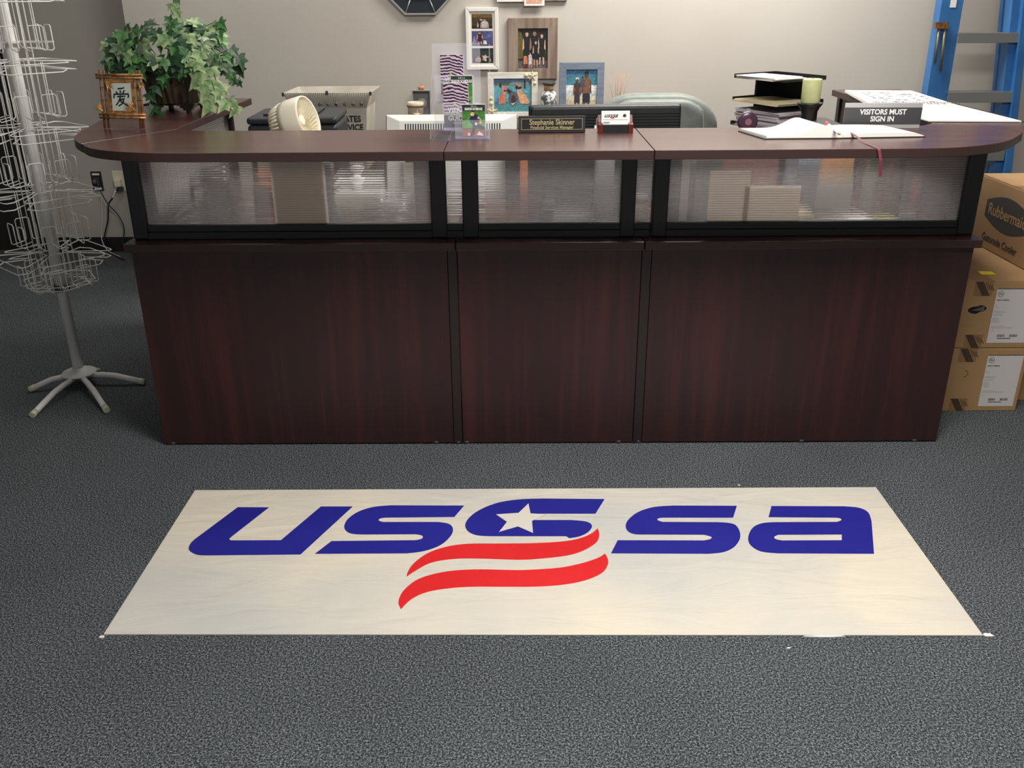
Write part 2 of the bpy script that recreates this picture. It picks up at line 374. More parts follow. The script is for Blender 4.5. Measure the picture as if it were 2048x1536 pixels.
# counters
CZ0, CZ1 = 1.044, 1.07
GC = 'raised transaction counter pieces'
g = 0.0012
top('counter', [(-0.213-g, -0.30), (-0.213-g, 0.15), (-0.98, 0.15), (-1.04, 0.155), (-1.09, 0.17), (-1.127, 0.198)]+arc([(-1.312, -0.112), (-1.26, -0.185), (-1.2, -0.235), (-1.12, -0.272), (-1.03, -0.293), (-0.92, -0.30)]), CZ0, CZ1, m_top, 'left front piece of raised mahogany counter with rounded corner', 'counter', GC, 0.0015)
top('counter', [(-0.213+g, -0.30), (0.378-g, -0.30), (0.378-g, 0.15), (-0.213+g, 0.15)], CZ0, CZ1, m_top, 'short middle piece of raised mahogany counter holding the nameplate', 'counter', GC, 0.0015)
top('counter', [(0.378+g, -0.30)]+arc([(1.08, -0.30), (1.20, -0.29), (1.30, -0.255), (1.39, -0.20), (1.46, -0.13), (1.556, 0.0)])+[(1.385, 0.26), (1.36, 0.21), (1.32, 0.175), (1.26, 0.155), (1.2, 0.15), (0.378+g, 0.15)], CZ0, CZ1, m_top, 'right front piece of raised mahogany counter holding the guest book', 'counter', GC, 0.0015)
top('counter', [(-1.130, 0.2005), (-1.14, 0.25), (-1.142, 1.16), (-1.50, 1.16)]+arc([(-1.50, 0.60), (-1.49, 0.45), (-1.468, 0.34), (-1.445, 0.22), (-1.415, 0.08), (-1.375, -0.02), (-1.3145, -0.1105)]), CZ0, CZ1, m_topy, 'left return piece of raised mahogany counter under the ivy planter', 'counter', GC, 0.0015)
top('counter', [(1.558, 0.003), (1.63, 0.14), (1.68, 0.28), (1.70, 0.42), (1.70, 1.36), (1.40, 1.36), (1.40, 0.33), (1.387, 0.263)], CZ0, CZ1, m_topy, 'right return piece of raised mahogany counter under the desk planner', 'counter', GC, 0.0015)

# ------------------------------------------------------------ screens with fluted panes
def with_translucent(m, col, fac):
    nt = m.node_tree; N = nt.nodes; L = nt.links; out = N['Material Output']; b = N['Principled BSDF']
    tr = N.new('ShaderNodeBsdfTranslucent'); tr.inputs[0].default_value = col; df = N.new('ShaderNodeBsdfDiffuse'); df.inputs[0].default_value = col; m2 = N.new('ShaderNodeMixShader'); m2.inputs[0].default_value = 0.3; L.new(tr.outputs[0], m2.inputs[1]); L.new(df.outputs[0], m2.inputs[2]); mx = N.new('ShaderNodeMixShader'); mx.inputs[0].default_value = fac
    L.new(b.outputs[0], mx.inputs[1]); L.new(m2.outputs[0], mx.inputs[2]); L.new(mx.outputs[0], out.inputs[0]); return m
m_pane = with_translucent(mat('fluted_polycarbonate', (0.98, 0.97, 0.98, 1), 0.04, trans=1.0, ior=1.18), (0.94, 0.91, 0.91, 1), 0.15)
m_web = with_translucent(mat('pane_web', S(226, 221, 220), 0.4), S(226, 221, 220), 0.5)
def pane_mesh(b, x0, x1, y, z0, z1, T=None):
    per = 0.0078; n = int((z1-z0)/per*6); vs = []; fs = []
    for i in range(n+1):
        z = z0+(z1-z0)*i/n; a = 0.0007*math.cos(2*PI*z/per)
        vs += [(x0, y, z), (x1, y, z), (x1, y+0.005+a, z), (x0, y+0.005+a, z)]
    if T is not None: vs = [T @ Vector(v) for v in vs]
    for i in range(n):
        o = 4*i; q = o+4
        fs += [(o, o+1, q+1, q), (o+1, o+2, q+2, q+1), (o+2, o+3, q+3, q+2), (o+3, o, q, q+3)]
    fs += [(3, 2, 1, 0), (4*n, 4*n+1, 4*n+2, 4*n+3)]
    b.add(vs, fs, 0)
def screen(x0, x1, posts, pane, lab, loc=(0, 0.05, 0), rz=0, group='fluted glass screens'):
    t = thing('glass_screen', lab, 'screen', loc, rz, group)
    z0 = LT
    for a, b in posts:
        MB().box(a, -0.004, z0, b, 0.034, CZ0).build('post', m_blackmetal, t, bevel=0.006, seg=3)
    MB().box(x0, 0.0, z0+0.001, x1, 0.028, z0+0.024).box(x0, 0.002, z0+0.0255, x1, 0.027, z0+0.047).build('bottom_rail', m_blackmetal, t, bevel=0.001)
    MB().box(x0, 0.004, CZ0-0.022, x1, 0.026, CZ0-0.0005).build('top_rail', m_blackmetal, t)
    b = MB(); pane_mesh(b, pane[0], pane[1], 0.012, z0+0.047, CZ0-0.022); b.build('fluted_pane', m_pane, t)
    b = MB(); z = z0+0.047+0.0039
    while z < CZ0-0.022: b.box(pane[0], 0.0135, z-0.0003, pane[1], 0.0160, z+0.0003); z += 0.0078
    b.build('pane_ribs', m_web, t, kind='stuff')
    return t
sx = lambda px, py: at(px, py, 'y', 0.046).x
pA = (at(268, 475, 'y', .046).x, at(292, 475, 'y', .046).x+0.012)
screen(-1.262, -0.232, [(-1.272, -1.222), (-0.289, -0.237)], (-1.23, -0.235), 'left fluted glass screen in black frame, widest bay beside the wire rack', (0, 0.05, 0))
screen(-0.234, 0.427, [(-0.186, -0.133), (0.329, 0.377)], (-0.234, 0.429), 'middle fluted glass screen in black frame under the nameplate', (0, 0.05, 0))
screen(0.430, 1.48, [(0.433, 0.483), (1.432, 1.487)], (0.47, 1.44), 'right fluted glass screen in black frame beside the boxes', (0, 0.05, 0))
screen(0.0, 1.02, [(0.0, 0.04), (0.98, 1.02)], (0.03, 0.99), 'fluted glass screen on the left return under the ivy planter', (-1.228, 0.13, 0), PI/2)
t = thing('return_screen', 'dark mahogany screen panel standing on the right return worktop', 'screen', (1.45, 0.75, LT))
MB().box(-0.012, -0.60, 0.0, 0.012, 0.58, 0.309).build('panel', m_panel, t, bevel=0.001)
for y in (-0.62, 0.58): MB().box(-0.02, y, 0.0, 0.02, y+0.04, 0.309).build('post', m_blackmetal, t, bevel=0.004)
# sheets taped to the back of the panes
m_note = with_translucent(noisy('pale_notice_paper', S(236, 231, 222), S(240, 235, 227), nscale=4, rough=0.85), S(246, 240, 232), 0.72)
def sheet(px0, px1, py0, y, lab, zt=None):
    a = at(px0, py0, 'y', y); b = at(px1, py0, 'y', y); z = a.z if zt is None else zt
    xm = (a.x+b.x)/2
    o = MB().box(a.x-xm, 0, 0, b.x-xm, 0.0006, z-0.745).build('notice_sheet', m_note, loc=(xm, y, 0.745))
    tag(o, lab, 'sheet', 'sheets of paper behind the glass screens')
sheet(540, 641, 305, 0.070, 'pale sheet of paper behind left glass screen, front one', 1.035)
sheet(538, 648, 325, 0.0715, 'pale sheet of paper behind left glass screen, peeking from behind the taller sheet', 1.012)
sheet(1421, 1503, 342, 0.070, 'taller pale sheet of paper behind right glass screen')
sheet(1490, 1603, 372, 0.0715, 'shorter wide pale sheet of paper behind right glass screen')

# ------------------------------------------------------------ wire spinner rack
SX, SY = -1.814, 0.561
rk = thing('wire_rack', 'tall white wire spinner rack on five-legged base, empty pockets', 'rack', (SX, SY, 0))
MB().lathe([(0.020, 0.05), (0.020, 1.98)], 20).build('pole', m_pole, rk)
b = MB().lathe([(0.060, 0.047), (0.068, 0.050), (0.066, 0.056), (0.030, 0.062), (0.024, 0.075)], 28); b.build('hub_plate', m_pole, rk)
for (px, py) in ((288, 764), (65, 830), (213, 820), (60, 779), (195, 742)):
    e = at(px, py, 'z', 0.012); d = Vector((e.x-SX, e.y-SY, 0)); Ld = d.length; d.normalize()
    P = [d*0.03+Vector((0, 0, 0.040)), d*(Ld*0.35)+Vector((0, 0, 0.043)), d*(Ld*0.55)+Vector((0, 0, 0.040)), d*(Ld*0.7)+Vector((0, 0, 0.031)), d*Ld+Vector((0, 0, 0.0125))]
    lg = MB().tube(P, 0.0115, 12).build('leg', m_pole, rk)
    MB().tube([P[4]-(P[4]-P[3]).normalized()*0.022+Vector((0,0,0.0003)), P[4]+(P[4]-P[3]).normalized()*0.003], 0.0128, 12).build('end_cap', mat('yellowed_cap', S(205, 205, 180), 0.5), lg)
MB().lathe([(0.030, 0.405), (0.032, 0.410), (0.032, 0.424), (0.028, 0.428)], 24).build('collar', m_black, rk)
MB().lathe([(0.045, 1.322), (0.045, 1.330)], 24).box(-0.14, -0.012, 1.325, 0.16, -0.004, 1.331).box(-0.14, 0.004, 1.325, 0.10, 0.012, 1.331).build('bracket', m_pole, rk)
WR = 0.0019
def rotp(P, a): 
    c, s_ = math.cos(a), math.sin(a); return [Vector((p[0]*c-p[1]*s_, p[0]*s_+p[1]*c, p[2])) for p in P]
def tier(z, deep=0.185):
    for k in range(4):
        a = -PI/4 + k*PI/2 + 0.06
        b = MB()      # +x outward, y along the pocket
        b.tube(rotp([(0.040, -0.030, z+0.006), (0.150, -0.125, z+0.002), (0.172, -0.118, z), (0.178, -0.10, z), (0.178, 0.10, z), (0.172, 0.118, z), (0.150, 0.125, z+0.002), (0.040, 0.030, z+0.006)], a), WR, 5, closed=True)
        b.tube(rotp([(0.085, -0.068, z-0.020), (0.150, -0.118, z-0.026), (0.180, -0.09, z-0.030), (0.180, 0.09, z-0.030), (0.150, 0.118, z-0.026), (0.085, 0.068, z-0.020)], a), WR, 5)
        for sy in (-1, 1):
            y1, y2 = sy*0.074, sy*0.022
            zb = z-deep
            P = [(0.062, y1, z+0.006), (0.062, y1, zb+0.008), (0.068, y1, zb), (0.112, y1, zb-0.008), (0.120, y1, zb-0.002), (0.120, y1, zb+0.072), (0.120, y1-sy*0.006, zb+0.078), (0.120, y2+sy*0.006, zb+0.078), (0.120, y2, zb+0.072), (0.120, y2, zb-0.002), (0.112, y2, zb-0.008), (0.062, y2, zb+0.002), (0.062, y2, zb+0.06)]
            b.tube(rotp(P, a), WR, 5)
        b.build('pocket', m_wire, rk)
for z in (1.49, 1.259, 1.026, 0.792, 0.554): tier(z, 0.185 if z > 0.6 else 0.115)
b = MB()
for k in range(4):
    a = -PI/4+k*PI/2+0.06
    for da in (-0.42, -0.30, 0.36):
        x, y = 0.066*math.cos(a+da), 0.066*math.sin(a+da)
        b.tube([(x, y, 0.425), (x, y, 1.85)], WR*1.15, 6)
b.build('upright_wires', m_wire, rk)
b = MB(); hexa = [(0.115*math.cos(PI/6+k*PI/3-PI/2+0.06), 0.115*math.sin(PI/6+k*PI/3-PI/2+0.06), 0.43) for k in range(6)]
b.tube(hexa, WR, 5, closed=True); b.tube([(x*1.2, y*1.2, 0.45) for x, y, z in hexa], WR, 5, closed=True)
for h in hexa: b.tube([(0.03*h[0]/0.115, 0.03*h[1]/0.115, 0.42), h], WR, 5)
b.build('bottom_ring', m_wire, rk)

# ------------------------------------------------------------ wall outlets and cords
def wallpt(px, py): return at(px, py, 'y', DY)
a = wallpt(182, 343); b_ = wallpt(206, 381); cx, cz = (a.x+b_.x)/2+0.002, (a.z+b_.z)/2
t = thing('data_outlet', 'black data outlet plate with plugged blue cable on recess wall', 'outlet', (cx, DY, cz))
MB().box(-0.032, -0.006, -0.058, 0.032, 0, 0.058).build('plate', m_black, t, bevel=0.002)
MB().box(-0.022, -0.008, 0.036, 0.022, -0.006, 0.048).box(-0.022, -0.008, -0.05, 0.022, -0.006, -0.038).build('label_strip', m_paper, t)
MB().box(-0.018, -0.009, -0.02, 0.016, -0.006, 0.022).build('jack', m_dgrey, t, bevel=0.001)
MB().box(-0.016, -0.026, -0.008, -0.002, -0.008, 0.012).build('plug', m_steel, t, bevel=0.002)
a = wallpt(240, 362)
t = thing('power_outlet', 'ivory power outlet with plugs beside the black data outlet', 'outlet', (a.x, DY, a.z))
MB().box(-0.040, -0.007, -0.062, 0.04, 0, 0.062).build('plate', m_cream, t, bevel=0.003)
MB().box(-0.022, -0.04, -0.030, 0.016, -0.006, 0.016).build('plug', m_cream, t, bevel=0.006)
MB().box(-0.014, -0.035, -0.058, 0.020, -0.006, -0.032).build('plug', m_dgrey, t, bevel=0.005)
def spline(P, k=6):
    P = [Vector(p) for p in P]; out = []
    for i in range(len(P)-1):
        p0, p1, p2, p3 = P[max(0, i-1)], P[i], P[i+1], P[min(len(P)-1, i+2)]
        for j in range(k):
            t = j/k; out.append(0.5*((2*p1)+(-p0+p2)*t+(2*p0-5*p1+4*p2-p3)*t*t+(-p0+3*p1-3*p2+p3)*t**3))
    out.append(P[-1]); return out
def cord(P, r, m, lab, name='cord', par=None):
    P = spline(P); o = P[-1].copy()
    if par: return MB().tube([p-par.location for p in P], r, 8).build(name, m, par)
    return tag(MB().tube([p-o for p in P], r, 8).build(name, m, loc=o), lab, 'cord')
wp = lambda px, py, dy=0.03: at(px, py, 'y', DY-dy)
m_bluec = mat('blue_cable', S(45, 58, 82), 0.5)
cord([wp(194, 362, .03), wp(200, 380, .06), wp(216, 408, .05), wp(236, 430, .03), wp(248, 455, .02), wp(246, 485, .02), wp(250, 500, .04)], 0.0035, m_bluec, 'dark blue network cable drooping from black data outlet')
bc_ = cord([wp(236, 376, .045), wp(226, 395, .04), wp(217, 410, .02), wp(216, 440, .02), wp(209, 478, .02), at(220, 505, 'z', .006), at(248, 520, 'z', .006)], 0.0045, m_black, 'black power cord with pale collar hanging from ivory outlet')
cord([wp(231, 382, .05), wp(227, 392, .046), wp(225.5, 395, .044)], 0.0065, m_cream, '', 'collar', bc_)
cord([wp(203, 395, .012), wp(204, 440, .012), wp(203, 475, .015), wp(212, 497, .06), at(225, 507, 'z', .004), at(240, 513, 'z', .004)], 0.0025, m_paper, 'thin white cable curling onto the carpet beside the desk')

# ------------------------------------------------------------ ivy in planter
PX, PY = -1.305, 0.74
m_bronze = noisy('dark_bronze', S(40, 34, 28), S(82, 70, 52), scale=(40, 40, 3), nscale=1, rough=0.45, metal=0.4, bump=0.3)
pl = thing('planter', 'dark bronze ribbed oval planter on stepped feet at left counter end', 'planter', (PX, PY, CZ1))
b = MB(); n = 56; prof = [(0.78, 0.030), (0.84, 0.036), (0.92, 0.075), (0.99, 0.12), (1.03, 0.15), (1.06, 0.155), (1.0, 0.157), (0.93, 0.15)]
vs = []
for r, h in prof:
    for j in range(n):
        t = 2*PI*j/n; rr = r*(1+(0.018 if j % 2 else -0.018)*(0.035 < h < 0.152)); vs.append((0.115*rr*math.cos(t), 0.15*rr*math.sin(t), h))
b.add(vs, [(i*n+j, i*n+(j+1) % n, (i+1)*n+(j+1) % n, (i+1)*n+j) for i in range(len(prof)-1) for j in range(n)]+[list(range(n))[::-1]], 0, False)
b.build('bowl', m_bronze, pl)
MB().lathe([(0.105, 0.13), (0.104, 0.14)], 24, sy=1.25).build('moss', noisy('dark_moss', S(30, 32, 20), S(60, 62, 35), nscale=60, rough=0.95), pl)
for a in (0.75, PI-0.75, PI+0.75, -0.75):
    c, s_ = math.cos(a)*0.085, math.sin(a)*0.12; b = MB()
    for k in range(4):
        w_ = 0.008+0.008*k; b.box(c-w_, s_-w_, 0.009*k, c+w_, s_+w_, 0.009*(k+1)-0.001)
    b.build('foot', m_bronze, pl)
iv = thing('ivy_plant', 'bushy artificial ivy with green and pale variegated leaves in bronze planter', 'plant', (PX, PY, CZ1+0.141))
def leaf_mesh(name, m, L_=1.0, fold=0.12, curl=0.1):
    pts = [(0, 0), (0.22, -0.10), (0.50, -0.06), (0.34, 0.16), (0.52, 0.42), (0.22, 0.48), (0, 1.0), (-0.22, 0.48), (-0.52, 0.42), (-0.34, 0.16), (-0.50, -0.06), (-0.22, -0.10)]
    vs = [(0, 0.28, 0.0)]+[(x, y, fold*abs(x)*1.2-curl*(y-0.28)**2) for x, y in pts]
    fs = [(0, 1+i, 1+(i+1) % 12) for i in range(12)]
    me = bpy.data.meshes.new(name); me.from_pydata(vs, [], fs); me.materials.append(m); me.update(); return me
def leafmat(name, c1, c2, c3):
    m = noisy(name, c1, c2, nscale=2.2, detail=3, rough=0.5, lo=0.4, hi=0.62)
    nt = m.node_tree; b = nt.nodes['Principled BSDF']; b.inputs['Subsurface Weight'].default_value = 0.0
    return m
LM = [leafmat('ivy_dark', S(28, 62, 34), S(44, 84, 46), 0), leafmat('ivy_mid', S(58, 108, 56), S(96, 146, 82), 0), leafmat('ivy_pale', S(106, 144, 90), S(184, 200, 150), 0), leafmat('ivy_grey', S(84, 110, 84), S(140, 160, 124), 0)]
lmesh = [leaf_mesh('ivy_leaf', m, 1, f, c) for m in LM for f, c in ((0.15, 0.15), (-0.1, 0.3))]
m_stem = mat('ivy_stem', S(86, 82, 52), 0.7)
def leaf(pos, nrm, size, kind, down=0.6):
    """pos local to the plant; leaf tip hangs along the downward direction in its plane"""
    nrm = nrm.normalized(); d = Vector((random.uniform(-.8, .8), random.uniform(-.5, .5), -down)); d = (d-nrm*d.dot(nrm))
    if d.length < 0.1: d = Vector((1, 0, 0))-nrm*nrm.x
    d.normalize(); x = d.cross(nrm)
    M_ = Matrix((x, d, nrm)).transposed().to_4x4()
    o = bpy.data.objects.new('leaf', lmesh[kind*2+random.randint(0, 1)]); COL.objects.link(o); o.parent = iv
    M_ = Matrix.Translation(pos) @ M_ @ Matrix.Scale(size, 4); o.matrix_local = M_
io = iv.location
cen = at(345, 112, 'y', PY)-io
cnt = 0
stems = MB()
for i in range(225):
    th = random.uniform(0, 2*PI); ph = math.acos(random.uniform(-0.55, 1))
    r = random.uniform(0.72, 1.05)
    dv = Vector((math.cos(th)*math.sin(ph), math.sin(th)*math.sin(ph), math.cos(ph)))
    if dv.y > 0.45: dv.y *= -1
    hx = 0.245; p = Vector((dv.x*hx*r, dv.y*0.20*r, dv.z*0.13*r))
    if dv.z < 0: p.z = dv.z*0.10*r; 
    p += cen
    # clear the lower middle so the bowl shows
    lowfront = p.z < 0.005 and abs(p.x+0.0) < 0.125
    if lowfront: p.z = random.uniform(0.01, 0.06)
    if p.x < -0.16 and p.z < 0.0: p.z += 0.09
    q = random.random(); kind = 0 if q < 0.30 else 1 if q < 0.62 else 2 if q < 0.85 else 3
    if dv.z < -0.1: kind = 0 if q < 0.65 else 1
    nr = dv*0.9+Vector((random.uniform(-.6, .6), -0.7+random.uniform(-.4, .4), 0.35+random.uniform(-.3, .5)))
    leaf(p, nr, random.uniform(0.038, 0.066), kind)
    if i % 3 == 0: stems.tube(spline([Vector((random.uniform(-.04, .04), random.uniform(-.05, .05), 0.0)), cen*0.5+Vector((p.x*0.4, p.y*0.4, 0)), p], 4), 0.0012, 4)
def vine(P, kinds, size=(0.035, 0.055), r=0.0014):
    P = [at(px, py, 'y', y)-io for px, py, y in P]
    S_ = spline(P, 6); stems.tube(S_, r, 4)
    k = 0
    for i in range(2, len(S_), 3):
        leaf(S_[i]+Vector((random.uniform(-.015, .015), -0.008, random.uniform(-.01, .012))), Vector((random.uniform(-.3, .3), -1, 0.5)), random.uniform(*size), random.choice(kinds), 1.0); k += 1
vine([(345, 60, .66), (342, 25, .64), (348, 0, .64), (352, -20, .64)], [2, 2, 1], (0.03, 0.05))
vine([(400, 80, .6), (425, 140, .55), (438, 175, .52), (455, 200, .50), (478, 218, .49)], [2, 2, 2], (0.05, 0.075))
vine([(395, 120, .56), (410, 150, .54), (420, 175, .52), (432, 196, .50)], [2, 2], (0.055, 0.085))
vine([(420, 90, .62), (455, 140, .6), (470, 165, .6), (482, 150, .6)], [1, 0, 3], (0.025, 0.035))
vine([(330, 120, .58), (320, 160, .58), (305, 195, .58), (310, 228, .58)], [0, 0, 0], (0.045, 0.06))
vine([(265, 60, .66), (236, 70, .64), (220, 100, .62), (214, 120, .62)], [1, 2, 3], (0.04, 0.055))
vine([(400, 60, .7), (430, 45, .7), (448, 60, .7)], [2, 1], (0.04, 0.055))
stems.build('stems', m_stem, iv)

# ------------------------------------------------------------ bamboo frame lantern
bx = at(250, 258, 'z', CZ1)
bf = thing('bamboo_frame', 'small gold bamboo frame with black brush character on counter beside ivy', 'picture frame', (bx.x, bx.y, CZ1), -0.12)
m_bam = noisy('gilded_bamboo', S(120, 74, 36), S(214, 158, 92), scale=(1, 1, 1), nscale=45, rough=0.38, metal=0.35)
m_bamd = noisy('dark_bamboo', S(86, 58, 34), S(132, 90, 52), nscale=60, rough=0.5)
m_glassg = mat('pale_green_glass', S(176, 190, 172), 0.2)
T = Matrix.Rotation(math.radians(-9), 4, 'X')
def tp(P): return [T @ Vector(p) for p in P]
for x in (-0.070, -0.056, 0.056, 0.066):
    for y in (0.0,):
        b = MB().tube(tp([(x, y, 0.002), (x, y, 0.185)]), 0.0042, 8)
        for zz in (0.05, 0.09, 0.13): b.tube(tp([(x, y, zz), (x, y, zz+0.004)]), 0.0052, 8)
        b.build('bamboo_post', m_bamd, bf)
for z in (0.170, 0.161, 0.046, 0.036):
    MB().tube(tp([(-0.082, -0.006, z), (0.080, -0.006, z)]), 0.0036, 8).build('bamboo_rail', m_bam, bf)
MB().box(-0.050, 0.001, 0.05, 0.050, 0.004, 0.157, T=T).build('backing_glass', m_glassg, bf)
b = MB()
for x0, x1, z0, z1 in ((-0.047, -0.036, 0.052, 0.152), (0.036, 0.047, 0.052, 0.152), (-0.047, 0.047, 0.146, 0.154), (-0.047, 0.047, 0.05, 0.058)): b.box(x0, -0.003, z0, x1, 0.001, z1, T=T)
b.build('inner_frame', m_bam, bf)
MB().box(-0.036, -0.0015, 0.058, 0.036, -0.0005, 0.146, T=T).build('print_sheet', mat('pale_print', S(196, 205, 192), 0.5), bf)
# brush character, strokes as tapered prisms in a 0..100 box
ST = [[(32,6),(60,4),(72,0)],[(20,22),(28,32)],[(44,16),(50,28)],[(72,14),(62,30)],[(6,36),(4,58)],[(6,37),(50,36),(94,35),(96,40),(92,56)],[(26,50),(50,49),(74,48)],[(46,34),(42,55),(30,80),(14,98)],[(38,66),(66,63),(60,78),(46,94),(30,102)],[(36,70),(60,86),(80,98),(104,100)]]
b = MB()
for st in ST:
    P = [T @ Vector(((p[0]-52)*0.00056, -0.0022, 0.131-p[1]*0.00056)) for p in st]
    b.tube(P, lambda t: 0.0021, 6)
b.build('brush_character', mat('black_ink', S(22, 26, 24), 0.6), bf)
for (lx, lz, sgn) in ((-0.048, 0.150, 1), (0.046, 0.060, -1), (-0.066, 0.055, -1), (0.066, 0.15, 1)):
    b = MB()
    for k in range(6):
        an = math.radians((-75+k*17) if sgn > 0 else (105+k*17)); ln = random.uniform(0.030, 0.042)
        if lx < -0.06: an = math.radians(100+k*12); ln *= 0.8
        if lx > 0.06: an = math.radians(-80+k*12); ln *= 0.8
        d = Vector((math.cos(an), -0.15, math.sin(an))); nrm = Vector((-math.sin(an), 0, math.cos(an)))
        p0 = Vector((lx, -0.009, lz))
        b.add([T @ (p0), T @ (p0+d*ln*0.5+nrm*0.003), T @ (p0+d*ln), T @ (p0+d*ln*0.5-nrm*0.003), T @ (p0+d*ln*0.5+Vector((0, -0.002, 0)))], [(0, 4, 1), (1, 4, 2), (2, 4, 3), (3, 4, 0), (0, 1, 2, 3)], 0)
    b.build('bamboo_leaves', m_bam, bf)

# ------------------------------------------------------------ flat prints
_mc = {}
def cm(r, g, b, rough=0.45):
    k = (r, g, b, rough)
    if k not in _mc: _mc[k] = noisy('print_colour', S(int(r*.80), int(g*.80), int(b*.80)), S(min(255, r*1.1+8), min(255, g*1.1+8), min(255, b*1.1+8)), nscale=110, detail=6, rough=rough, lo=0.3, hi=0.7)
    return _mc[k]
def person(x, y0, h, top_, bot, skin=(196, 150, 120), hair=(40, 28, 22), w=1.0, legs=True):
    """flat printed figure: list of (rgb, polygon), feet at (x,y0), height h, in picture units"""
    W = h*0.13*w; L = []
    hd = [(x+h*0.062*math.cos(i*PI/4), y0+h*0.90+h*0.075*math.sin(i*PI/4)) for i in range(8)]
    if legs:
        L.append((bot, [(x-W*0.9, y0+h*0.5), (x+W*0.9, y0+h*0.5), (x+W*0.95, y0+h*0.22), (x+W*0.15, y0+h*0.22), (x-W*0.95, y0+h*0.22)]))
        L.append((skin, [(x-W*0.8, y0+h*0.23), (x-W*0.25, y0+h*0.23), (x-W*0.5, y0), (x-W*0.9, y0)]))
        L.append((skin, [(x+W*0.25, y0+h*0.23), (x+W*0.8, y0+h*0.23), (x+W*0.8, y0), (x+W*0.4, y0)]))
    L.append((skin, [(x-W*1.15, y0+h*0.76), (x-W*0.9, y0+h*0.8), (x-W*0.75, y0+h*0.5), (x-W*1.3, y0+h*0.44)]))
    L.append((skin, [(x+W*1.15, y0+h*0.76), (x+W*0.9, y0+h*0.8), (x+W*0.75, y0+h*0.5), (x+W*1.3, y0+h*0.44)]))
    L.append((top_, [(x-W*0.85, y0+h*0.45), (x+W*0.85, y0+h*0.45), (x+W*0.7, y0+h*0.62), (x+W*1.05, y0+h*0.80), (x+W*0.3, y0+h*0.84), (x-W*0.3, y0+h*0.84), (x-W*1.05, y0+h*0.80), (x-W*0.7, y0+h*0.62)]))
    L.append((skin, [(x-W*0.2, y0+h*0.82), (x+W*0.2, y0+h*0.82), (x+W*0.2, y0+h*0.88), (x-W*0.2, y0+h*0.88)]))
    L.append((skin, hd))
    L.append((hair, [(x-h*0.066, y0+h*0.91), (x-h*0.066, y0+h*0.97), (x, y0+h*1.0), (x+h*0.066, y0+h*0.97), (x+h*0.066, y0+h*0.91), (x, y0+h*0.95)]))
    return L
def picture(name, parent, w_, h_, layers, M_=Matrix.Identity(4), eps=0.00012, label=None):
    """a flat print in the local x-z plane facing -y, origin at its lower left corner"""
    b = MB(); mats = []; idx = {}
    for i, (c, P) in enumerate(layers):
        mt = cm(*c) if isinstance(c, tuple) else c
        if mt.name not in idx: idx[mt.name] = len(mats); mats.append(mt)
        P = [(min(1, max(0, p[0])), min(1, max(0, p[1]))) for p in P]
        ar = sum(P[k-1][0]*P[k][1]-P[k][0]*P[k-1][1] for k in range(len(P)))
        if abs(ar) < 1e-7: continue
        if ar < 0: P = P[::-1]
        b.add([M_ @ Vector((p[0]*w_, -eps*(i+1), p[1]*h_)) for p in P], [list(range(len(P)))], idx[mt.name])
    return b.build(name, mats, parent, label=label)
R01 = [(0, 0), (1, 0), (1, 1), (0, 1)]
def band(z0, z1, c): return (c, [(0, z0), (1, z0), (1, z1), (0, z1)])
def frame_bars(w_, h_, fw_, d, b=None, ft=None, y0=0):
    """mitred frame bars around an opening; returns list of 4 MB"""
    ft = ft or fw_; out = []
    O = [(0, 0), (w_, 0), (w_, h_), (0, h_)]; I = [(fw_, ft), (w_-fw_, ft), (w_-fw_, h_-ft), (fw_, h_-ft)]
    for i in range(4):
        j = (i+1) % 4; P = [O[i], O[j], I[j], I[i]]
        vs = [(p[0], y0-d, p[1]) for p in P]+[(p[0], y0, p[1]) for p in P]
        out.append(MB().add(vs, [(0, 1, 2, 3), (7, 6, 5, 4), (0, 4, 5, 1), (1, 5, 6, 2), (2, 6, 7, 3), (3, 7, 4, 0)], 0))
    return out
def framed(name, lab, px0, py0, px1, py1, y, fwp, m, layers, depth=0.018, tilt=0.0, bev=0.0015):
    a = at(px0, py0, 'y', y); c = at(px1, py1, 'y', y); W_, H_ = c.x-a.x, a.z-c.z
    t = thing(name, lab, 'picture frame', (a.x, y, c.z))
    s_ = W_/(px1-px0)*fwp
    for b in frame_bars(W_, H_, s_, depth): b.build('frame_bar', m, t, bevel=bev)
    MB().box(0.003, -0.006, 0.003, W_-0.003, -0.001, H_-0.003).build('back_board', m_dgrey, t)
    picture('photo_print', t, W_-2*s_, H_-2*s_, layers, Matrix.Translation((s_, -0.0065, s_)))
    return t, W_, H_, s_
m_wframe = mat('white_painted_wood', S(226, 222, 212), 0.5)
m_brown = noisy('weathered_brown_wood', S(112, 94, 80), S(150, 132, 116), scale=(40, 40, 3), nscale=1, rough=0.7)
m_bluef = noisy('blue_grey_wood', S(102, 114, 130), S(118, 130, 146), scale=(8, 8, 60), nscale=1, rough=0.6)
dk = (24, 28, 26)
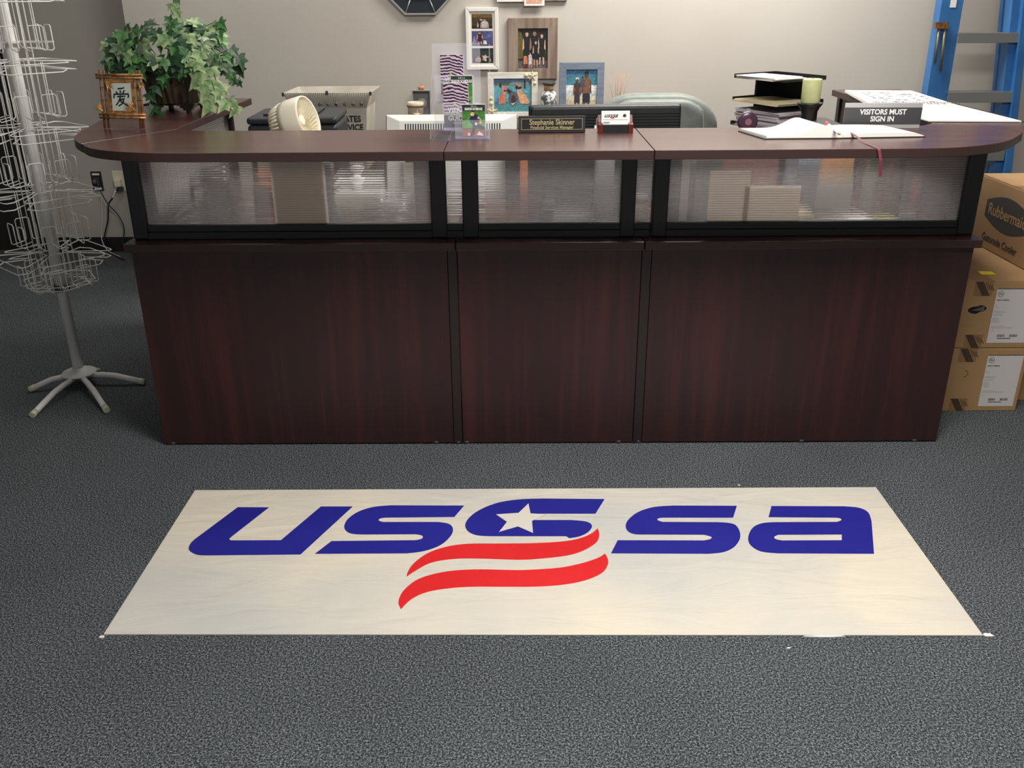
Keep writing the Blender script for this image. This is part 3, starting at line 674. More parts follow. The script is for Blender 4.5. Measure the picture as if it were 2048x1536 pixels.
# family portrait in wide brown frame
Lf = [band(0, 1, (26, 34, 32)), band(0, .2, (92, 84, 84)), ((96, 88, 40), [(0, .25), (.16, .25), (.2, .6), (.12, .9), (0, .95)]), ((58, 60, 30), [(.8, .2), (1, .2), (1, .4), (.85, .5)])]
Lf += person(.30, .06, .90, dk, dk, (206, 160, 130), w=1.0)+person(.56, .04, .94, (20, 24, 32), (20, 24, 32), (150, 110, 90), w=1.1)+person(.80, .10, .80, dk, dk, (200, 160, 140), w=1.0)
Lf += person(.60, .08, .64, (22, 26, 34), (22, 26, 34), (190, 150, 130))+person(.41, .02, .40, (200, 200, 214), (210, 210, 220), (196, 150, 126))
Lf += [((196, 120, 88), [(.18, .12), (.32, .12), (.31, .32), (.19, .32)]), ((90, 30, 30), [(.2, .02), (.32, .02), (.32, .1), (.22, .1)])]
framed('picture_frame', 'wide weathered brown wood frame with family portrait hanging on back wall', 1016, 36, 1114, 157, WY-0.001, 19.5, m_brown, Lf)
# triple white frame
a = at(930.5, 15, 'y', WY-0.001); c = at(998, 139, 'y', WY-0.001); W_, H_ = c.x-a.x, a.z-c.z
t = thing('picture_frame', 'tall white frame with three small photos hanging on back wall', 'picture frame', (a.x, WY-0.001, c.z))
for b in frame_bars(W_, H_, 0.020, 0.020): b.build('frame_bar', m_wframe, t, bevel=0.003)
MB().box(0.018, -0.012, 0.018, W_-0.018, -0.002, H_-0.018).build('mat_board', m_wframe, t, bevel=0.001)
def mini(k):
    if k == 0: return [band(0, 1, (58, 42, 22)), band(.75, 1, (104, 78, 30)), band(0, .18, (20, 20, 18))]+person(.46, -.5, 1.25, (22, 22, 26), (22, 22, 26), legs=False)+person(.62, -.5, 1.2, (190, 188, 190), (30, 30, 30), legs=False)
    if k == 1: return [band(0, 1, (70, 70, 118)), ((112, 100, 150), [(.05, .2), (.3, .9), (.5, .5), (.3, .1)]), ((90, 96, 140), [(.6, .5), (.9, .95), (1, .6)]), ((150, 140, 170), [(.0, .1), (.1, .7), (.2, .2)])]+person(.38, .1, .85, (52, 22, 34), (52, 22, 34))+[((206, 200, 196), [(.52, .1), (.72, .1), (.7, .35), (.56, .38)])]
    return [band(0, 1, (22, 32, 34)), band(.5, .8, (36, 50, 50))]+person(.28, -.25, .75, (170, 140, 140), dk, legs=False)+person(.5, -.25, .82, (20, 20, 22), dk, legs=False)+person(.62, -.2, .82, (196, 190, 190), dk, legs=False)+person(.76, -.25, .75, (26, 24, 22), dk, legs=False)
for k, (p0, p1, q0, q1) in enumerate(((943, 985, 28, 57), (943.5, 986, 62, 91.5), (944, 987, 96.5, 126))):
    a1 = at(p0, q0, 'y', WY-0.012)-t.location; c1 = at(p1, q1, 'y', WY-0.012)-t.location
    picture('photo_print', t, c1.x-a1.x, a1.z-c1.z, mini(k), Matrix.Translation((a1.x, -0.0125, c1.z)))
# frame cut off by the top of the picture
a = at(993, -60, 'y', WY-0.001); c = at(1134, 2, 'y', WY-0.001)
t = thing('picture_frame', 'light frame at top edge of photo above brown frame, mostly out of view', 'picture frame', (a.x, WY-0.001, c.z))
for b in frame_bars(c.x-a.x, a.z-c.z, 0.035, 0.016): b.build('frame_bar', m_brown, t, bevel=0.002)
MB().box(0.03, -0.010, 0.03, c.x-a.x-0.03, -0.002, a.z-c.z-0.03).build('mat_board', m_wframe, t)
MB().box(0.0, -0.020, -0.002, 0.155, -0.016, 0.05).box(0.14, -0.026, -0.022, 0.245, -0.020, 0.10).build('photo_tile', [m_wframe], t, bevel=0.001)
MB().box(0.152, -0.0268, -0.010, 0.232, -0.026, 0.09).build('photo_print', cm(214, 160, 130), t)
# octagonal mirror
mcn = at(838, -52, 'y', WY-0.001); t = thing('octagonal_mirror', 'dark eight-sided wall mirror with silver rim, cut off by top edge of photo', 'mirror', mcn)
def ngon(r, y): return [Vector((r*math.cos(PI/8+k*PI/4), y, r*math.sin(PI/8+k*PI/4)))for k in range(8)]
RO = (at(838, -52, 'y', WY).z-at(838, 30, 'y', WY).z)/math.cos(PI/8)
m_sil = mat('brushed_silver', S(170, 168, 162), 0.35, 0.6); m_dm = mat('dark_mirror_glass', S(44, 50, 54), 0.12, 0.3)
def ringm(r0, r1, y, d, m, nm):
    A, B, C_, D = ngon(r0, y-d), ngon(r1, y-d), ngon(r1, y), ngon(r0, y); b = MB()
    b.add(A+B+C_+D, [(i, (i+1) % 8, 8+(i+1) % 8, 8+i) for i in range(8)]+[(8+i, 8+(i+1) % 8, 16+(i+1) % 8, 16+i) for i in range(8)]+[(24+i, 24+(i+1) % 8, (i+1) % 8, i) for i in range(8)], 0)
    return b.build(nm, m, t, bevel=0.001)
ringm(RO*0.95, RO, 0, 0.022, m_sil, 'outer_rim'); ringm(RO*0.56, RO*0.60, 0, 0.020, m_sil, 'inner_rim')
for i in range(8):
    A = ngon(RO*0.60, -0.010); B = ngon(RO*0.955, -0.014); j = (i+1) % 8
    d = ((A[i]+A[j]+B[i]+B[j])/4); vs = [d+(v-d)*0.975 for v in (A[i], A[j], B[j], B[i])]; back = [v+Vector((0, 0.009, 0)) for v in vs]
    MB().add(vs+back, [(0, 1, 2, 3), (7, 6, 5, 4), (0, 4, 5, 1), (1, 5, 6, 2), (2, 6, 7, 3), (3, 7, 4, 0)]).build('mirror_panel', m_dm, t)
    MB().tube([A[i]+Vector((0, -.003, 0)), B[i]+Vector((0, -.003, 0))], 0.003, 6).build('divider', m_sil, t)
MB().add(ngon(RO*0.57, -0.008), [list(range(8))]).build('centre_mirror', mat('mirror_glass', S(200, 200, 196), 0.05, 1.0), t)

# ------------------------------------------------------------ credenza against the back wall and what stands on it
CRZ = 0.868
cr = thing('credenza', 'long dark wood credenza against the back wall behind the desk', 'cabinet', (0.10, 1.95, 0))
MB().box(-0.70, -0.24, CRZ-0.025, 0.72, 0.24, CRZ).build('top', m_top, cr, bevel=0.002)
MB().box(-0.70, -0.20, 0.06, 0.70, 0.235, CRZ-0.026).build('carcass', m_edge, cr)
MB().box(-0.68, -0.17, 0, 0.68, 0.2, 0.06).build('plinth', m_black, cr)
for k in range(4):
    d_ = MB().box(-0.69+k*0.346, -0.222, 0.08, -0.35+k*0.346, -0.202, CRZ-0.04).build('door', m_panel, cr, bevel=0.002)
    MB().box(-0.38+k*0.346, -0.235, 0.5, -0.372+k*0.346, -0.223, 0.62).build('handle', m_steel, d_, bevel=0.001)
# beach frame
m_shell = noisy('shell_tan', S(196, 170, 128), S(226, 206, 168), nscale=80, rough=0.6)
m_wash = noisy('whitewashed_wood', S(206, 202, 190), S(228, 226, 216), scale=(3, 3, 30), nscale=2, rough=0.6)
Lb = [band(0, 1, (96, 160, 172)), band(0, .32, (78, 134, 140)), band(.80, .90, (96, 108, 90)), band(.90, 1, (88, 128, 168)), ((150, 160, 160), [(.38, .82), (.98, .80), (.9, .9), (.5, .92)]),
      ((40, 48, 44), [(.15, .74), (.2, .74), (.2, .86), (.15, .86)]), ((40, 48, 44), [(.8, .70), (.84, .70), (.84, .95), (.8, .95)])]
def circ(cx_, cy_, r, ry=None, n=12): ry = ry or r; return [(cx_+r*math.cos(2*PI*i/n), cy_+ry*math.sin(2*PI*i/n)) for i in range(n)]
Lb += [((196, 120, 92), [(.1, .25), (.12, .45), (.2, .55), (.32, .5), (.3, .25)]), ((60, 110, 170), [(.05, .3), (.14, .45), (.12, .22)]), ((204, 146, 118), circ(.28, .63, .07, .12)), ((190, 130, 120), circ(.28, .72, .08, .07)), ((20, 20, 20), [(.26, .62), (.36, .63), (.35, .66), (.26, .66)]),
       ((214, 160, 124), [(.7, .25), (.62, .55), (.72, .62), (.85, .5), (.95, .3), (.93, .24)]), ((206, 152, 126), circ(.67, .65, .065, .11)), ((30, 34, 36), circ(.655, .74, .09, .06)), ((170, 140, 110), circ(.68, .80, .06, .05)),
       ((40, 48, 56), [(.36, .72), (.5, .62), (.46, .5), (.36, .6)]), ((84, 92, 100), circ(.52, .42, .13, .2)), ((70, 44, 50), circ(.52, .38, .07, .13)), ((196, 190, 186), [(.44, .25), (.5, .2), (.6, .3), (.52, .27)])]
t, W_, H_, s_ = framed('picture_frame', 'whitewashed frame with starfish and shells, swimming photo, standing on credenza', 975, 145, 1075, 235.5, 2.08, 12, m_wash, Lb)
t.rotation_euler = (-0.04, 0, 0)
def starfish(cx_, cz_, r, par, y=-0.019):
    P = [(cx_+(r if i % 2 == 0 else r*0.38)*math.cos(i*PI/5+0.3), cz_+(r if i % 2 == 0 else r*0.38)*math.sin(i*PI/5+0.3)) for i in range(10)]
    vs = [(x, y, z) for x, z in P]+[(cx_, y-0.007, cz_)]
    MB().add(vs, [(i, (i+1) % 10, 10) for i in range(10)]).build('starfish', m_shell, par)
def shell(cx_, cz_, r, par):
    MB().lathe([(r, 0), (r*0.9, r*0.3), (r*0.5, r*0.6), (0.0, r*0.7)], 10, (cx_, -0.018, cz_), T=Matrix.Rotation(PI/2, 4, 'X')).build('seashell', m_shell, par)
starfish(W_-0.028, H_-0.018, 0.030, t); starfish(0.022, 0.035, 0.034, t)
for x, z, r in ((W_-0.06, H_-0.016, 0.012), (0.016, 0.075, 0.012), (0.016, 0.10, 0.010), (0.06, 0.014, 0.013), (0.085, 0.014, 0.012), (W_-0.014, H_-0.055, 0.009)): shell(x, z, r, t)
# blue frame
Lu = [band(0, 1, (70, 130, 170)), band(.62, .85, (60, 128, 140)), band(.28, .64, (196, 204, 200)), band(0, .30, (188, 176, 142)), ((226, 228, 222), [(0, .5), (.4, .56), (1, .48), (1, .62), (0, .64)]), ((206, 200, 176), [(0, .3), (.4, .22), (1, .3), (1, .36), (0, .4)])]
Lu += person(.36, .05, .78, (70, 52, 50), (56, 46, 52), (92, 66, 54), (220, 190, 190), 1.0)+person(.66, .02, .95, (120, 82, 60), (34, 38, 52), (88, 62, 50), (24, 26, 30), 1.05)+person(.53, .40, .44, (70, 76, 84), (60, 60, 70), (90, 64, 52), legs=False)+[((60, 66, 60), circ(.5, .02, .22, .07))]
t, W_, H_, s_ = framed('picture_frame', 'blue-grey frame with family on beach photo, standing on credenza', 1119, 125, 1205.5, 238, 2.08, 13.5, m_bluef, Lu)
t.rotation_euler = (-0.04, 0, 0)
# bottle
p = at(1097, 236, 'y', 2.05); t = thing('bottle', 'mottled grey and white bottle with tan neck between two photo frames', 'bottle', (p.x, 2.05, CRZ))
MB().lathe([(0.040, 0), (0.043, 0.01), (0.042, 0.11), (0.038, 0.13), (0.025, 0.140)], 24).build('body', noisy('mottled_glaze', S(78, 88, 92), S(212, 210, 204), nscale=45, rough=0.5, lo=0.45, hi=0.55), t)
MB().lathe([(0.025, 0.139), (0.026, 0.168)], 20).build('neck', noisy('tan_twine', S(150, 116, 80), S(176, 142, 102), scale=(1, 1, 30), nscale=20), t)
MB().lathe([(0.028, 0.168), (0.036, 0.176), (0.036, 0.180), (0.024, 0.181), (0.02, 0.170)], 20).build('lip', m_dgrey, t)
# reed diffuser
p = at(1233, 235, 'y', 2.05); t = thing('reed_diffuser', 'glass reed diffuser with tan reeds beside the blue-grey frame', 'diffuser', (p.x, 2.05, CRZ))
MB().lathe([(0.028, 0), (0.03, 0.01), (0.03, 0.05), (0.012, 0.065), (0.012, 0.085)], 20).build('bottle', m_acrylic, t)
m_reed = mat('reed', S(172, 132, 96), 0.7)
for (px, py) in ((1217, 150), (1231, 149), (1236, 141), (1245, 148), (1249, 148), (1259, 147)):
    e = at(px, py, 'y', 2.05+random.uniform(-.02, .02)); MB().tube([(random.uniform(-.006, .006), random.uniform(-.006, .006), 0.004), Vector((e.x-p.x, e.y-2.05, e.z-CRZ))], 0.0016, 5).build('reed', m_reed, t)
# shell box, pumpkin, candle jar
a = at(823, 180, 'y', 2.09); c = at(861, 180, 'y', 2.09)
t = thing('shadow_box', 'small grey shadow box with round shell against back wall', 'decoration', ((a.x+c.x)/2, 2.13, CRZ)); hw = (c.x-a.x)/2; hh = a.z-CRZ
for b in frame_bars(2*hw, hh, 0.006, 0.045): b.build('frame_bar', mat('grey_painted_wood', S(150, 150, 146), 0.6), t, loc=(-hw, 0.0, 0), bevel=0.001)
MB().box(-hw+.004, -0.012, .004, hw-.004, -0.004, hh-.004).build('back_board', mat('slate_board', S(128, 132, 134), 0.6), t)
MB().lathe([(0.030, 0), (0.028, 0.006), (0.012, 0.012), (0.0, 0.013)], 20, (0, -0.012, hh*0.52), T=Matrix.Rotation(PI/2, 4, 'X')).build('sand_dollar', mat('pale_shell', S(176, 176, 170), 0.4), t)
t = thing('pumpkin_ornament', 'tiny orange pumpkin ornament on top of the grey shadow box', 'ornament', ((a.x+c.x)/2, 2.105, CRZ+hh))
n = 24; vs = []; rings = [(0.3, 0.0), (0.85, 0.003), (1.0, 0.010), (0.85, 0.018), (0.4, 0.020), (0.1, 0.017)]
for r, h in rings:
    for j in range(n): q = 2*PI*j/n; rr = 0.019*r*(1-0.10*abs(math.cos(q*4))); vs.append((rr*math.cos(q), rr*math.sin(q), h))
MB().add(vs, [(i*n+j, i*n+(j+1) % n, (i+1)*n+(j+1) % n, (i+1)*n+j) for i in range(5) for j in range(n)], 0, True).build('body', mat('orange_glaze', S(204, 132, 92), 0.4), t)
MB().tube([(0, 0, 0.016), (0.003, 0, 0.026)], 0.002, 6).build('stem', m_bamd, t)
p = at(832, 236, 'y', 2.0); t = thing('candle_jar', 'cream candle with starfish and jute band in front of the grey shadow box', 'candle', (p.x, 2.0, CRZ))
MB().lathe([(0.040, 0), (0.040, 0.07), (0.043, 0.073), (0.043, 0.092), (0.038, 0.094), (0.036, 0.084)], 24).build('body', mat('cream_wax', S(206, 198, 172), 0.6), t)
MB().lathe([(0.0435, 0.070), (0.0455, 0.073), (0.0435, 0.078)], 24).build('jute_band', m_bamd, t)
o_ = Vector((0.012, -0.040, 0.035)); P = [(o_.x+(0.028 if i % 2 == 0 else 0.009)*math.cos(i*PI/5+0.3), o_.y, o_.z+(0.028 if i % 2 == 0 else 0.009)*math.sin(i*PI/5+0.3)) for i in range(10)]
MB().add(P+[(o_.x, o_.y-0.006, o_.z)], [(i, (i+1) % 10, 10) for i in range(10)]).build('starfish', m_shell, t)

# ------------------------------------------------------------ brochure holder and its leaflets
bh = thing('brochure_holder', 'clear acrylic tiered brochure holder on counter left of nameplate', 'brochure holder', (-0.175, 0.0, CZ1))
def ac(b, nm='panel', bev=0.0008): return b.build(nm, m_acrylic, bh, bevel=bev)
ac(MB().box(-0.085, -0.105, 0.0, 0.085, 0.115, 0.003), 'base')
ac(MB().box(-0.075, 0.108, 0.003, 0.075, 0.111, 0.265, T=Matrix.Translation((-0.02, 0, 0)) @ Matrix.Rotation(0.0, 4, 'X')), 'back_panel')
for (x0, x1, y, z0, z1) in ((-0.085, 0.035, 0.070, 0.095, 0.175), (-0.060, 0.055, 0.010, 0.02, 0.10), (-0.02, 0.085, -0.055, 0.003, 0.055)):
    ac(MB().box(x0, y-0.004, z0, x1, y-0.0015, z1), 'pocket_front')
    MB().box(x0, y-0.003, z0-0.004, x1, y+0.036, z0).build('pocket_floor', m_acedge, bh, bevel=0.0008)
ac(MB().prism([(-0.10, 0.003), (0.108, 0.003), (0.108, 0.262), (0.075, 0.262), (0.06, 0.18), (0.02, 0.17), (0.0, 0.11), (-0.05, 0.10), (-0.06, 0.04)], -0.0015, 0.0015, T=Matrix.Translation((-0.092, 0, 0)) @ Matrix(((0, 0, 1, 0), (1, 0, 0, 0), (0, 1, 0, 0), (0, 0, 0, 1)))), 'side_panel')
ac(MB().prism([(-0.10, 0.003), (0.108, 0.003), (0.108, 0.262), (0.075, 0.262), (0.06, 0.18), (0.02, 0.17), (0.0, 0.11), (-0.05, 0.10), (-0.06, 0.04)], -0.0015, 0.0015, T=Matrix.Translation((0.084, 0, 0)) @ Matrix(((0, 0, 1, 0), (1, 0, 0, 0), (0, 1, 0, 0), (0, 0, 0, 1)))), 'side_panel')
m_zebra = noisy('zebra_print', S(34, 24, 34), S(196, 170, 190), scale=(1, 1, 1), nscale=55, ntype='wave', distortion=9, detail=2, rough=0.3, lo=0.42, hi=0.58)
_w = m_zebra.node_tree.nodes['Wave Texture']; _w.wave_type = 'RINGS'; _w.rings_direction = 'SPHERICAL'; _w.inputs['Detail Scale'].default_value = 1.1; _w.inputs['Scale'].default_value = 34; _w.inputs['Distortion'].default_value = 7
m_zebra.node_tree.nodes['Mapping'].inputs['Location'].default_value = (0.02, 0, 0.05)
m_wt = mat('white_print', S(240, 238, 236), 0.4); m_ltg = mat('lime_print', S(190, 210, 90), 0.4)
def txt(par, s_, size, x, z, y, m, xs=1.0, off=0.0, align='CENTER', nm='lettering', shear=0, M_=None, ext=0.0001, space=1.0):
    me = text_mesh(s_, size, ext, off, xs, align, shear, space); me.materials.append(m)
    o = obj(nm, me, par); Mx = Matrix.Translation((x, y, z)) @ Matrix.Rotation(PI/2, 4, 'X')
    o.matrix_local = (M_ @ Mx) if M_ is not None else Mx
    return o
def leaflet(name, lab, pxc, py_top, pxw, z0, y, kind, tilt=0.10):
    a = at(pxc-pxw/2, py_top, 'y', y); c = at(pxc+pxw/2, py_top, 'y', y); W_ = c.x-a.x; H_ = a.z-z0
    t = thing(name, lab, 'brochure', ((a.x+c.x)/2, y, z0), 0.0, 'leaflets in the clear holder'); t.rotation_euler = (-tilt*0.3, 0, 0)
    MB().box(-W_/2, -0.006, 0, W_/2, 0.006, H_).build('page_block', m_paper, t)
    M_ = Matrix.Translation((-W_/2, -0.0062, 0))
    if kind == 'guide':
        picture('cover', t, W_, H_, [(m_zebra, R01), ((40, 28, 40), [(0, 0), (1, 0), (1, .30), (0, .34)]), (m_zebra, [(.05, .30), (1, .28), (1, .40), (.1, .42)]), ((150, 164, 120), [(0, .285), (1, .26), (1, .31), (0, .335)])], M_)
        txt(t, 'VIERA', H_*0.16, 0, H_*0.39, -0.0072, m_wt, 0.95)
        txt(t, 'GUIDE', H_*0.15, 0.002, H_*0.21, -0.0072, m_wt, 0.95)
        txt(t, 'TO FUN', H_*0.06, 0.004, H_*0.10, -0.0072, m_wt)
        txt(t, 'X', H_*0.12, -W_*0.06, H_*0.52, -0.0072, m_ltg, off=0.0003)
    else:
        L = [band(0, 1, (46, 110, 42)), band(.80, 1, (22, 44, 30)), band(0, .22, (168, 84, 44)), ((84, 150, 56), [(0, .25), (1, .3), (1, .6), (0, .7)]), ((60, 120, 44), [(0, .5), (1, .45), (1, .8), (0, .8)])]
        n = (26, 34, 62)
        L += [(n, [(.42, .45), (.75, .38), (.98, .30), (.98, .22), (.6, .3), (.5, .05), (.36, .0), (.36, .06), (.46, .3)]), (n, [(.32, .58), (.36, .42), (.66, .38), (.74, .5), (.7, .66), (.5, .72)]),
              ((214, 160, 124), [(.68, .64), (.82, .56), (.84, .40), (.76, .40), (.76, .54), (.66, .56)]), ((214, 160, 124), [(.30, .62), (.20, .54), (.34, .64)]), ((222, 168, 132), circ(.46, .70, .07, .055)), ((214, 190, 110), [(.34, .7), (.44, .8), (.54, .76), (.46, .74), (.40, .64)]), ((24, 24, 30), [(.36, .76), (.56, .77), (.5, .81), (.42, .81)]),
              ((228, 224, 214), circ(.60, .40, .06, .05)), ((232, 230, 226), circ(.28, .07, .06, .055)), ((232, 230, 226), [(.62, .05), (.9, .02), (.86, .1), (.72, .16), (.66, .1)])]
        picture('cover', t, W_, H_, L, M_)
        txt(t, 'SEASON SCHEDULE', H_*0.105, 0, H_*0.86, -0.0095, m_wt, 0.62, off=0.0003)
        txt(t, '2 0 1 6', H_*0.07, 0, H_*0.945, -0.0095, m_wt, 0.9)
    return t
leaflet('guide_booklet', 'zebra-striped guide booklet in rear upper pocket of clear holder', 903, 110, 46, CZ1+0.115, 0.093, 'guide')
leaflet('schedule_card', 'green season schedule card behind the front zebra booklet in holder', 923, 152, 43, CZ1+0.06, 0.065, 'season')
leaflet('guide_booklet', 'zebra-striped guide booklet in middle pocket of clear holder, lower of the two', 911, 166, 50, CZ1+0.022, 0.030, 'guide')
leaflet('schedule_card', 'green season schedule card with softball pitcher in front pocket of holder', 947, 209, 46, CZ1+0.004, -0.035, 'season')

# ------------------------------------------------------------ nameplate
a = at(1037, 266, 'z', CZ1); c = at(1170, 264, 'z', CZ1); W_ = c.x-a.x
t = thing('nameplate', 'black desk nameplate with gold border and lettering on middle counter', 'nameplate', ((a.x+c.x)/2, a.y, CZ1), 0.02)
H_ = 0.052; TL = Matrix.Rotation(-0.18, 4, 'X')
MB().add([TL @ Vector(v) for v in ((-W_/2, -0.002, 0.001), (W_/2, -0.002, 0.001), (W_/2, -0.002, H_), (-W_/2, -0.002, H_))]+[Vector(v) for v in ((-W_/2, 0.030, 0), (W_/2, 0.030, 0), (W_/2, 0.016, H_-.003), (-W_/2, 0.016, H_-.003))], [(0, 1, 2, 3), (7, 6, 5, 4), (0, 4, 5, 1), (1, 5, 6, 2), (2, 6, 7, 3), (3, 7, 4, 0)]).build('wedge', m_black, t, bevel=0.001)
MB().box(-W_/2+.008, -0.0035, 0.007, W_/2-.008, -0.0022, H_-.007, T=TL).build('face_plate', mat('black_face', S(20, 18, 14), 0.35), t)
m_gold = mat('gold_print', S(186, 170, 124), 0.35, 0.4)
for b in frame_bars(W_-.018, H_-.018, 0.0012, 0.0005): b.build('gold_border', m_gold, t).matrix_local = TL @ Matrix.Translation((-(W_-.018)/2, -0.0036, 0.009))
txt(t, 'Stephanie Skinner', 0.0230, 0, 0.0315, -0.0038, m_gold, 0.86, 0.0003, M_=TL)
txt(t, 'Financial Services Manager', 0.0128, 0, 0.0160, -0.0038, m_gold, 0.99, 0.0002, M_=TL)

# ------------------------------------------------------------ business card holder
p = at(1230, 264, 'z', CZ1)
t = thing('card_holder', 'cherry and black business card holder on middle counter', 'card holder', (p.x, p.y, CZ1))
m_cherry = mat('cherry_wood', S(96, 30, 28), 0.3)
for s_ in (-1, 1):
    MB().prism([(-0.022, 0), (0.022, 0), (0.022, 0.050), (0.012, 0.050), (-0.002, 0.030), (-0.022, 0.026)], -0.0075, 0.0075, T=Matrix.Translation((s_*0.047, 0, 0)) @ Matrix(((0, 0, 1, 0), (1, 0, 0, 0), (0, 1, 0, 0), (0, 0, 0, 1)))).build('side_block', m_cherry, t, bevel=0.001)
MB().box(-0.0395, -0.019, 0.0, 0.0395, -0.014, 0.025).box(-0.0395, -0.014, 0, 0.0395, 0.018, 0.004).build('front_plate', m_black, t, bevel=0.001)
ck = thing('business_cards', 'stack of white business cards standing in the cherry card holder', 'business cards', (p.x, p.y, CZ1+0.005))
TC = Matrix.Rotation(-0.15, 4, 'X')
MB().box(-0.0445, -0.010, 0.0, 0.0445, 0.004, 0.059, T=TC).build('card_stack', m_paper, ck, bevel=0.0008)
m_ink = mat('dark_grey_ink', S(60, 60, 66), 0.6)
txt(ck, 'usssa', 0.018, -0.016, 0.045, -0.0104, mat('navy_ink', S(34, 36, 66), 0.6), 1.15, 0.0004, M_=TC, shear=0.5)
MB().box(-0.016, -0.0108, 0.036, -0.004, -0.0102, 0.039, T=TC).build('red_swoosh', m_red, ck)
MB().lathe([(0.0055, 0), (0.0055, 0.0003)], 16, TC @ Vector((0.028, -0.0104, 0.044)), T=Matrix.Rotation(PI/2, 4, 'X')).build('round_seal', m_ink, ck)
b = MB()
b.box(-0.04, -0.0106, 0.0322, 0.038, -0.0102, 0.0328, T=TC).box(-0.038, -0.0106, 0.024, -0.018, -0.0102, 0.0255, T=TC).box(-0.038, -0.0106, 0.021, -0.020, -0.0102, 0.0222, T=TC)
b.build('print_lines', m_ink, ck)

# ------------------------------------------------------------ visitors sign
a = at(1649, 199, 'y', 0.30); c = at(1803, 205, 'y', 0.30)
pb = at(1723, 242, 'y', 0.24)
SW = c.x-a.x; SX0 = (a.x+c.x)/2
t = thing('counter_sign', 'grey and black visitors sign-in sign standing behind guest book', 'sign', (SX0, 0.115, CZ1), -0.04)
MB().box(-SW/2*0.93, -0.004, 0, SW/2*0.93, 0.0, 0.078).build('holder_plate', mat('silver_holder', S(186, 184, 184), 0.4, 0.3), t, bevel=0.0008)
MB().box(-SW/2*0.93, 0.0, 0, SW/2*0.93, 0.03, 0.004).build('foot', mat('silver_foot', S(150, 150, 150), 0.4, 0.3), t)
MB().box(-SW/2*0.93, -0.0055, 0.013, SW/2*0.93, -0.0041, 0.064).build('face_plate', mat('charcoal_sign', S(66, 66, 68), 0.5), t)
txt(t, 'VISITORS MUST', 0.0225, 0, 0.050, -0.0057, m_wt, 0.94, 0.0005)
txt(t, 'SIGN IN', 0.0225, 0, 0.0285, -0.0057, m_wt, 0.94, 0.0005)

# ------------------------------------------------------------ open guest book, pen
gb = thing('guest_book', 'open white guest book with dark cover on right counter', 'book', (0.965, 0.0, CZ1))
def W2(px, py, z=CZ1): q = at(px, py, 'z', z); return (q.x-0.965, q.y)
A_, B_ = W2(1497, 262), W2(1516, 281); C_, D_ = W2(1843, 276), W2(1797, 250)
bl, br, fr_, fl = (-0.262, 0.055), (0.16, 0.085), (0.255, -0.088), (-0.235, -0.115)
cover = [fl, (0.0, -0.108), fr_, (0.215, 0.095), (-0.02, 0.09), (-0.275, 0.06)]
MB().prism(cover, 0.0, 0.003).build('cover', mat('dark_green_cover', S(40, 46, 38), 0.6), gb, bevel=0.001)
def page(x0, x1, hump, nm, h0):
    b = MB(); nx = 20; vs = []
    for i in range(nx+1):
        t_ = i/nx
        for side in (0, 1):
            # x along, taper at both ends
            if x0 < 0: xx = (fl[0]+0.008)*(1-t_)+0.0*t_ if side == 0 else (-0.268)*(1-t_)+(-0.02)*t_
            else: xx = 0.002*(1-t_)+(fr_[0]-0.006)*t_ if side == 0 else (-0.018)*(1-t_)+0.212*t_
            yy = (-0.106 if x0 < 0 else -0.103) + (0.0 if x0 < 0 else 0.016*t_) if side == 0 else (0.056+0.03*t_ if x0 < 0 else 0.088)
            z = h0+hump(t_)
            vs.append((xx, yy, 0.003)); vs.append((xx, yy, 0.0035+z))
    for i in range(nx):
        o = i*4; q = o+4
        b.add([], [])
        fs = [(o+1, q+1, q+3, o+3), (o, o+2, q+2, q), (o, q, q+1, o+1), (o+2, o+3, q+3, q+2)]
        for f in fs: b.f.append(list(f)); b.m.append(0); b.sm.append(False)
    b.f += [[0, 1, 3, 2], [nx*4, nx*4+2, nx*4+3, nx*4+1]]; b.m += [0, 0]; b.sm += [False]*2
    b.v = vs
    return b.build(nm, m_pagem, gb)
m_pagem = mat('page_white', S(238, 236, 226), 0.75)
page(-1, 0, lambda t_: 0.006+0.030*math.exp(-((t_-0.72)/0.20)**2)*(1 if t_ < 0.72 else 1), 'left_pages', 0.0)
page(0, 1, lambda t_: 0.008+0.004*math.sin(t_*PI)-0.006*max(0, t_-0.9)*10, 'right_pages', 0.0)
rb = MB(); P = [(0.028, -0.09, 0.0155), (0.032, -0.125, 0.010), (0.034, -0.20, 0.0025), (0.036, -0.296, 0.002), (0.037, -0.306, -0.002), (0.044, -0.311, -0.03), (0.050, -0.308, -0.075)]
vs = []
for p_ in P: vs += [(p_[0]-0.0045, p_[1], p_[2]), (p_[0]+0.0045, p_[1]+0.001, p_[2])]
rb.add(vs, [(2*i, 2*i+1, 2*i+3, 2*i+2) for i in range(len(P)-1)]).build('ribbon', mat('maroon_ribbon', S(116, 52, 58), 0.6), gb)
e0 = at(1652, 245, 'z', CZ1+0.03); e1 = at(1678, 267, 'z', CZ1+0.024)
t = thing('pen', 'white pen with red end lying in the fold of the guest book', 'pen', e1)
d = e0-e1
MB().tube([(0, 0, 0), d*0.78], 0.0042, 10).build('barrel', m_wt, t)
MB().tube([d*0.78, d], 0.0048, 10).build('red_cap', m_red, t)
MB().tube([d*-0.10, (0, 0, 0)], lambda q: 0.001+0.003*q, 8).build('tip', m_bam, t)

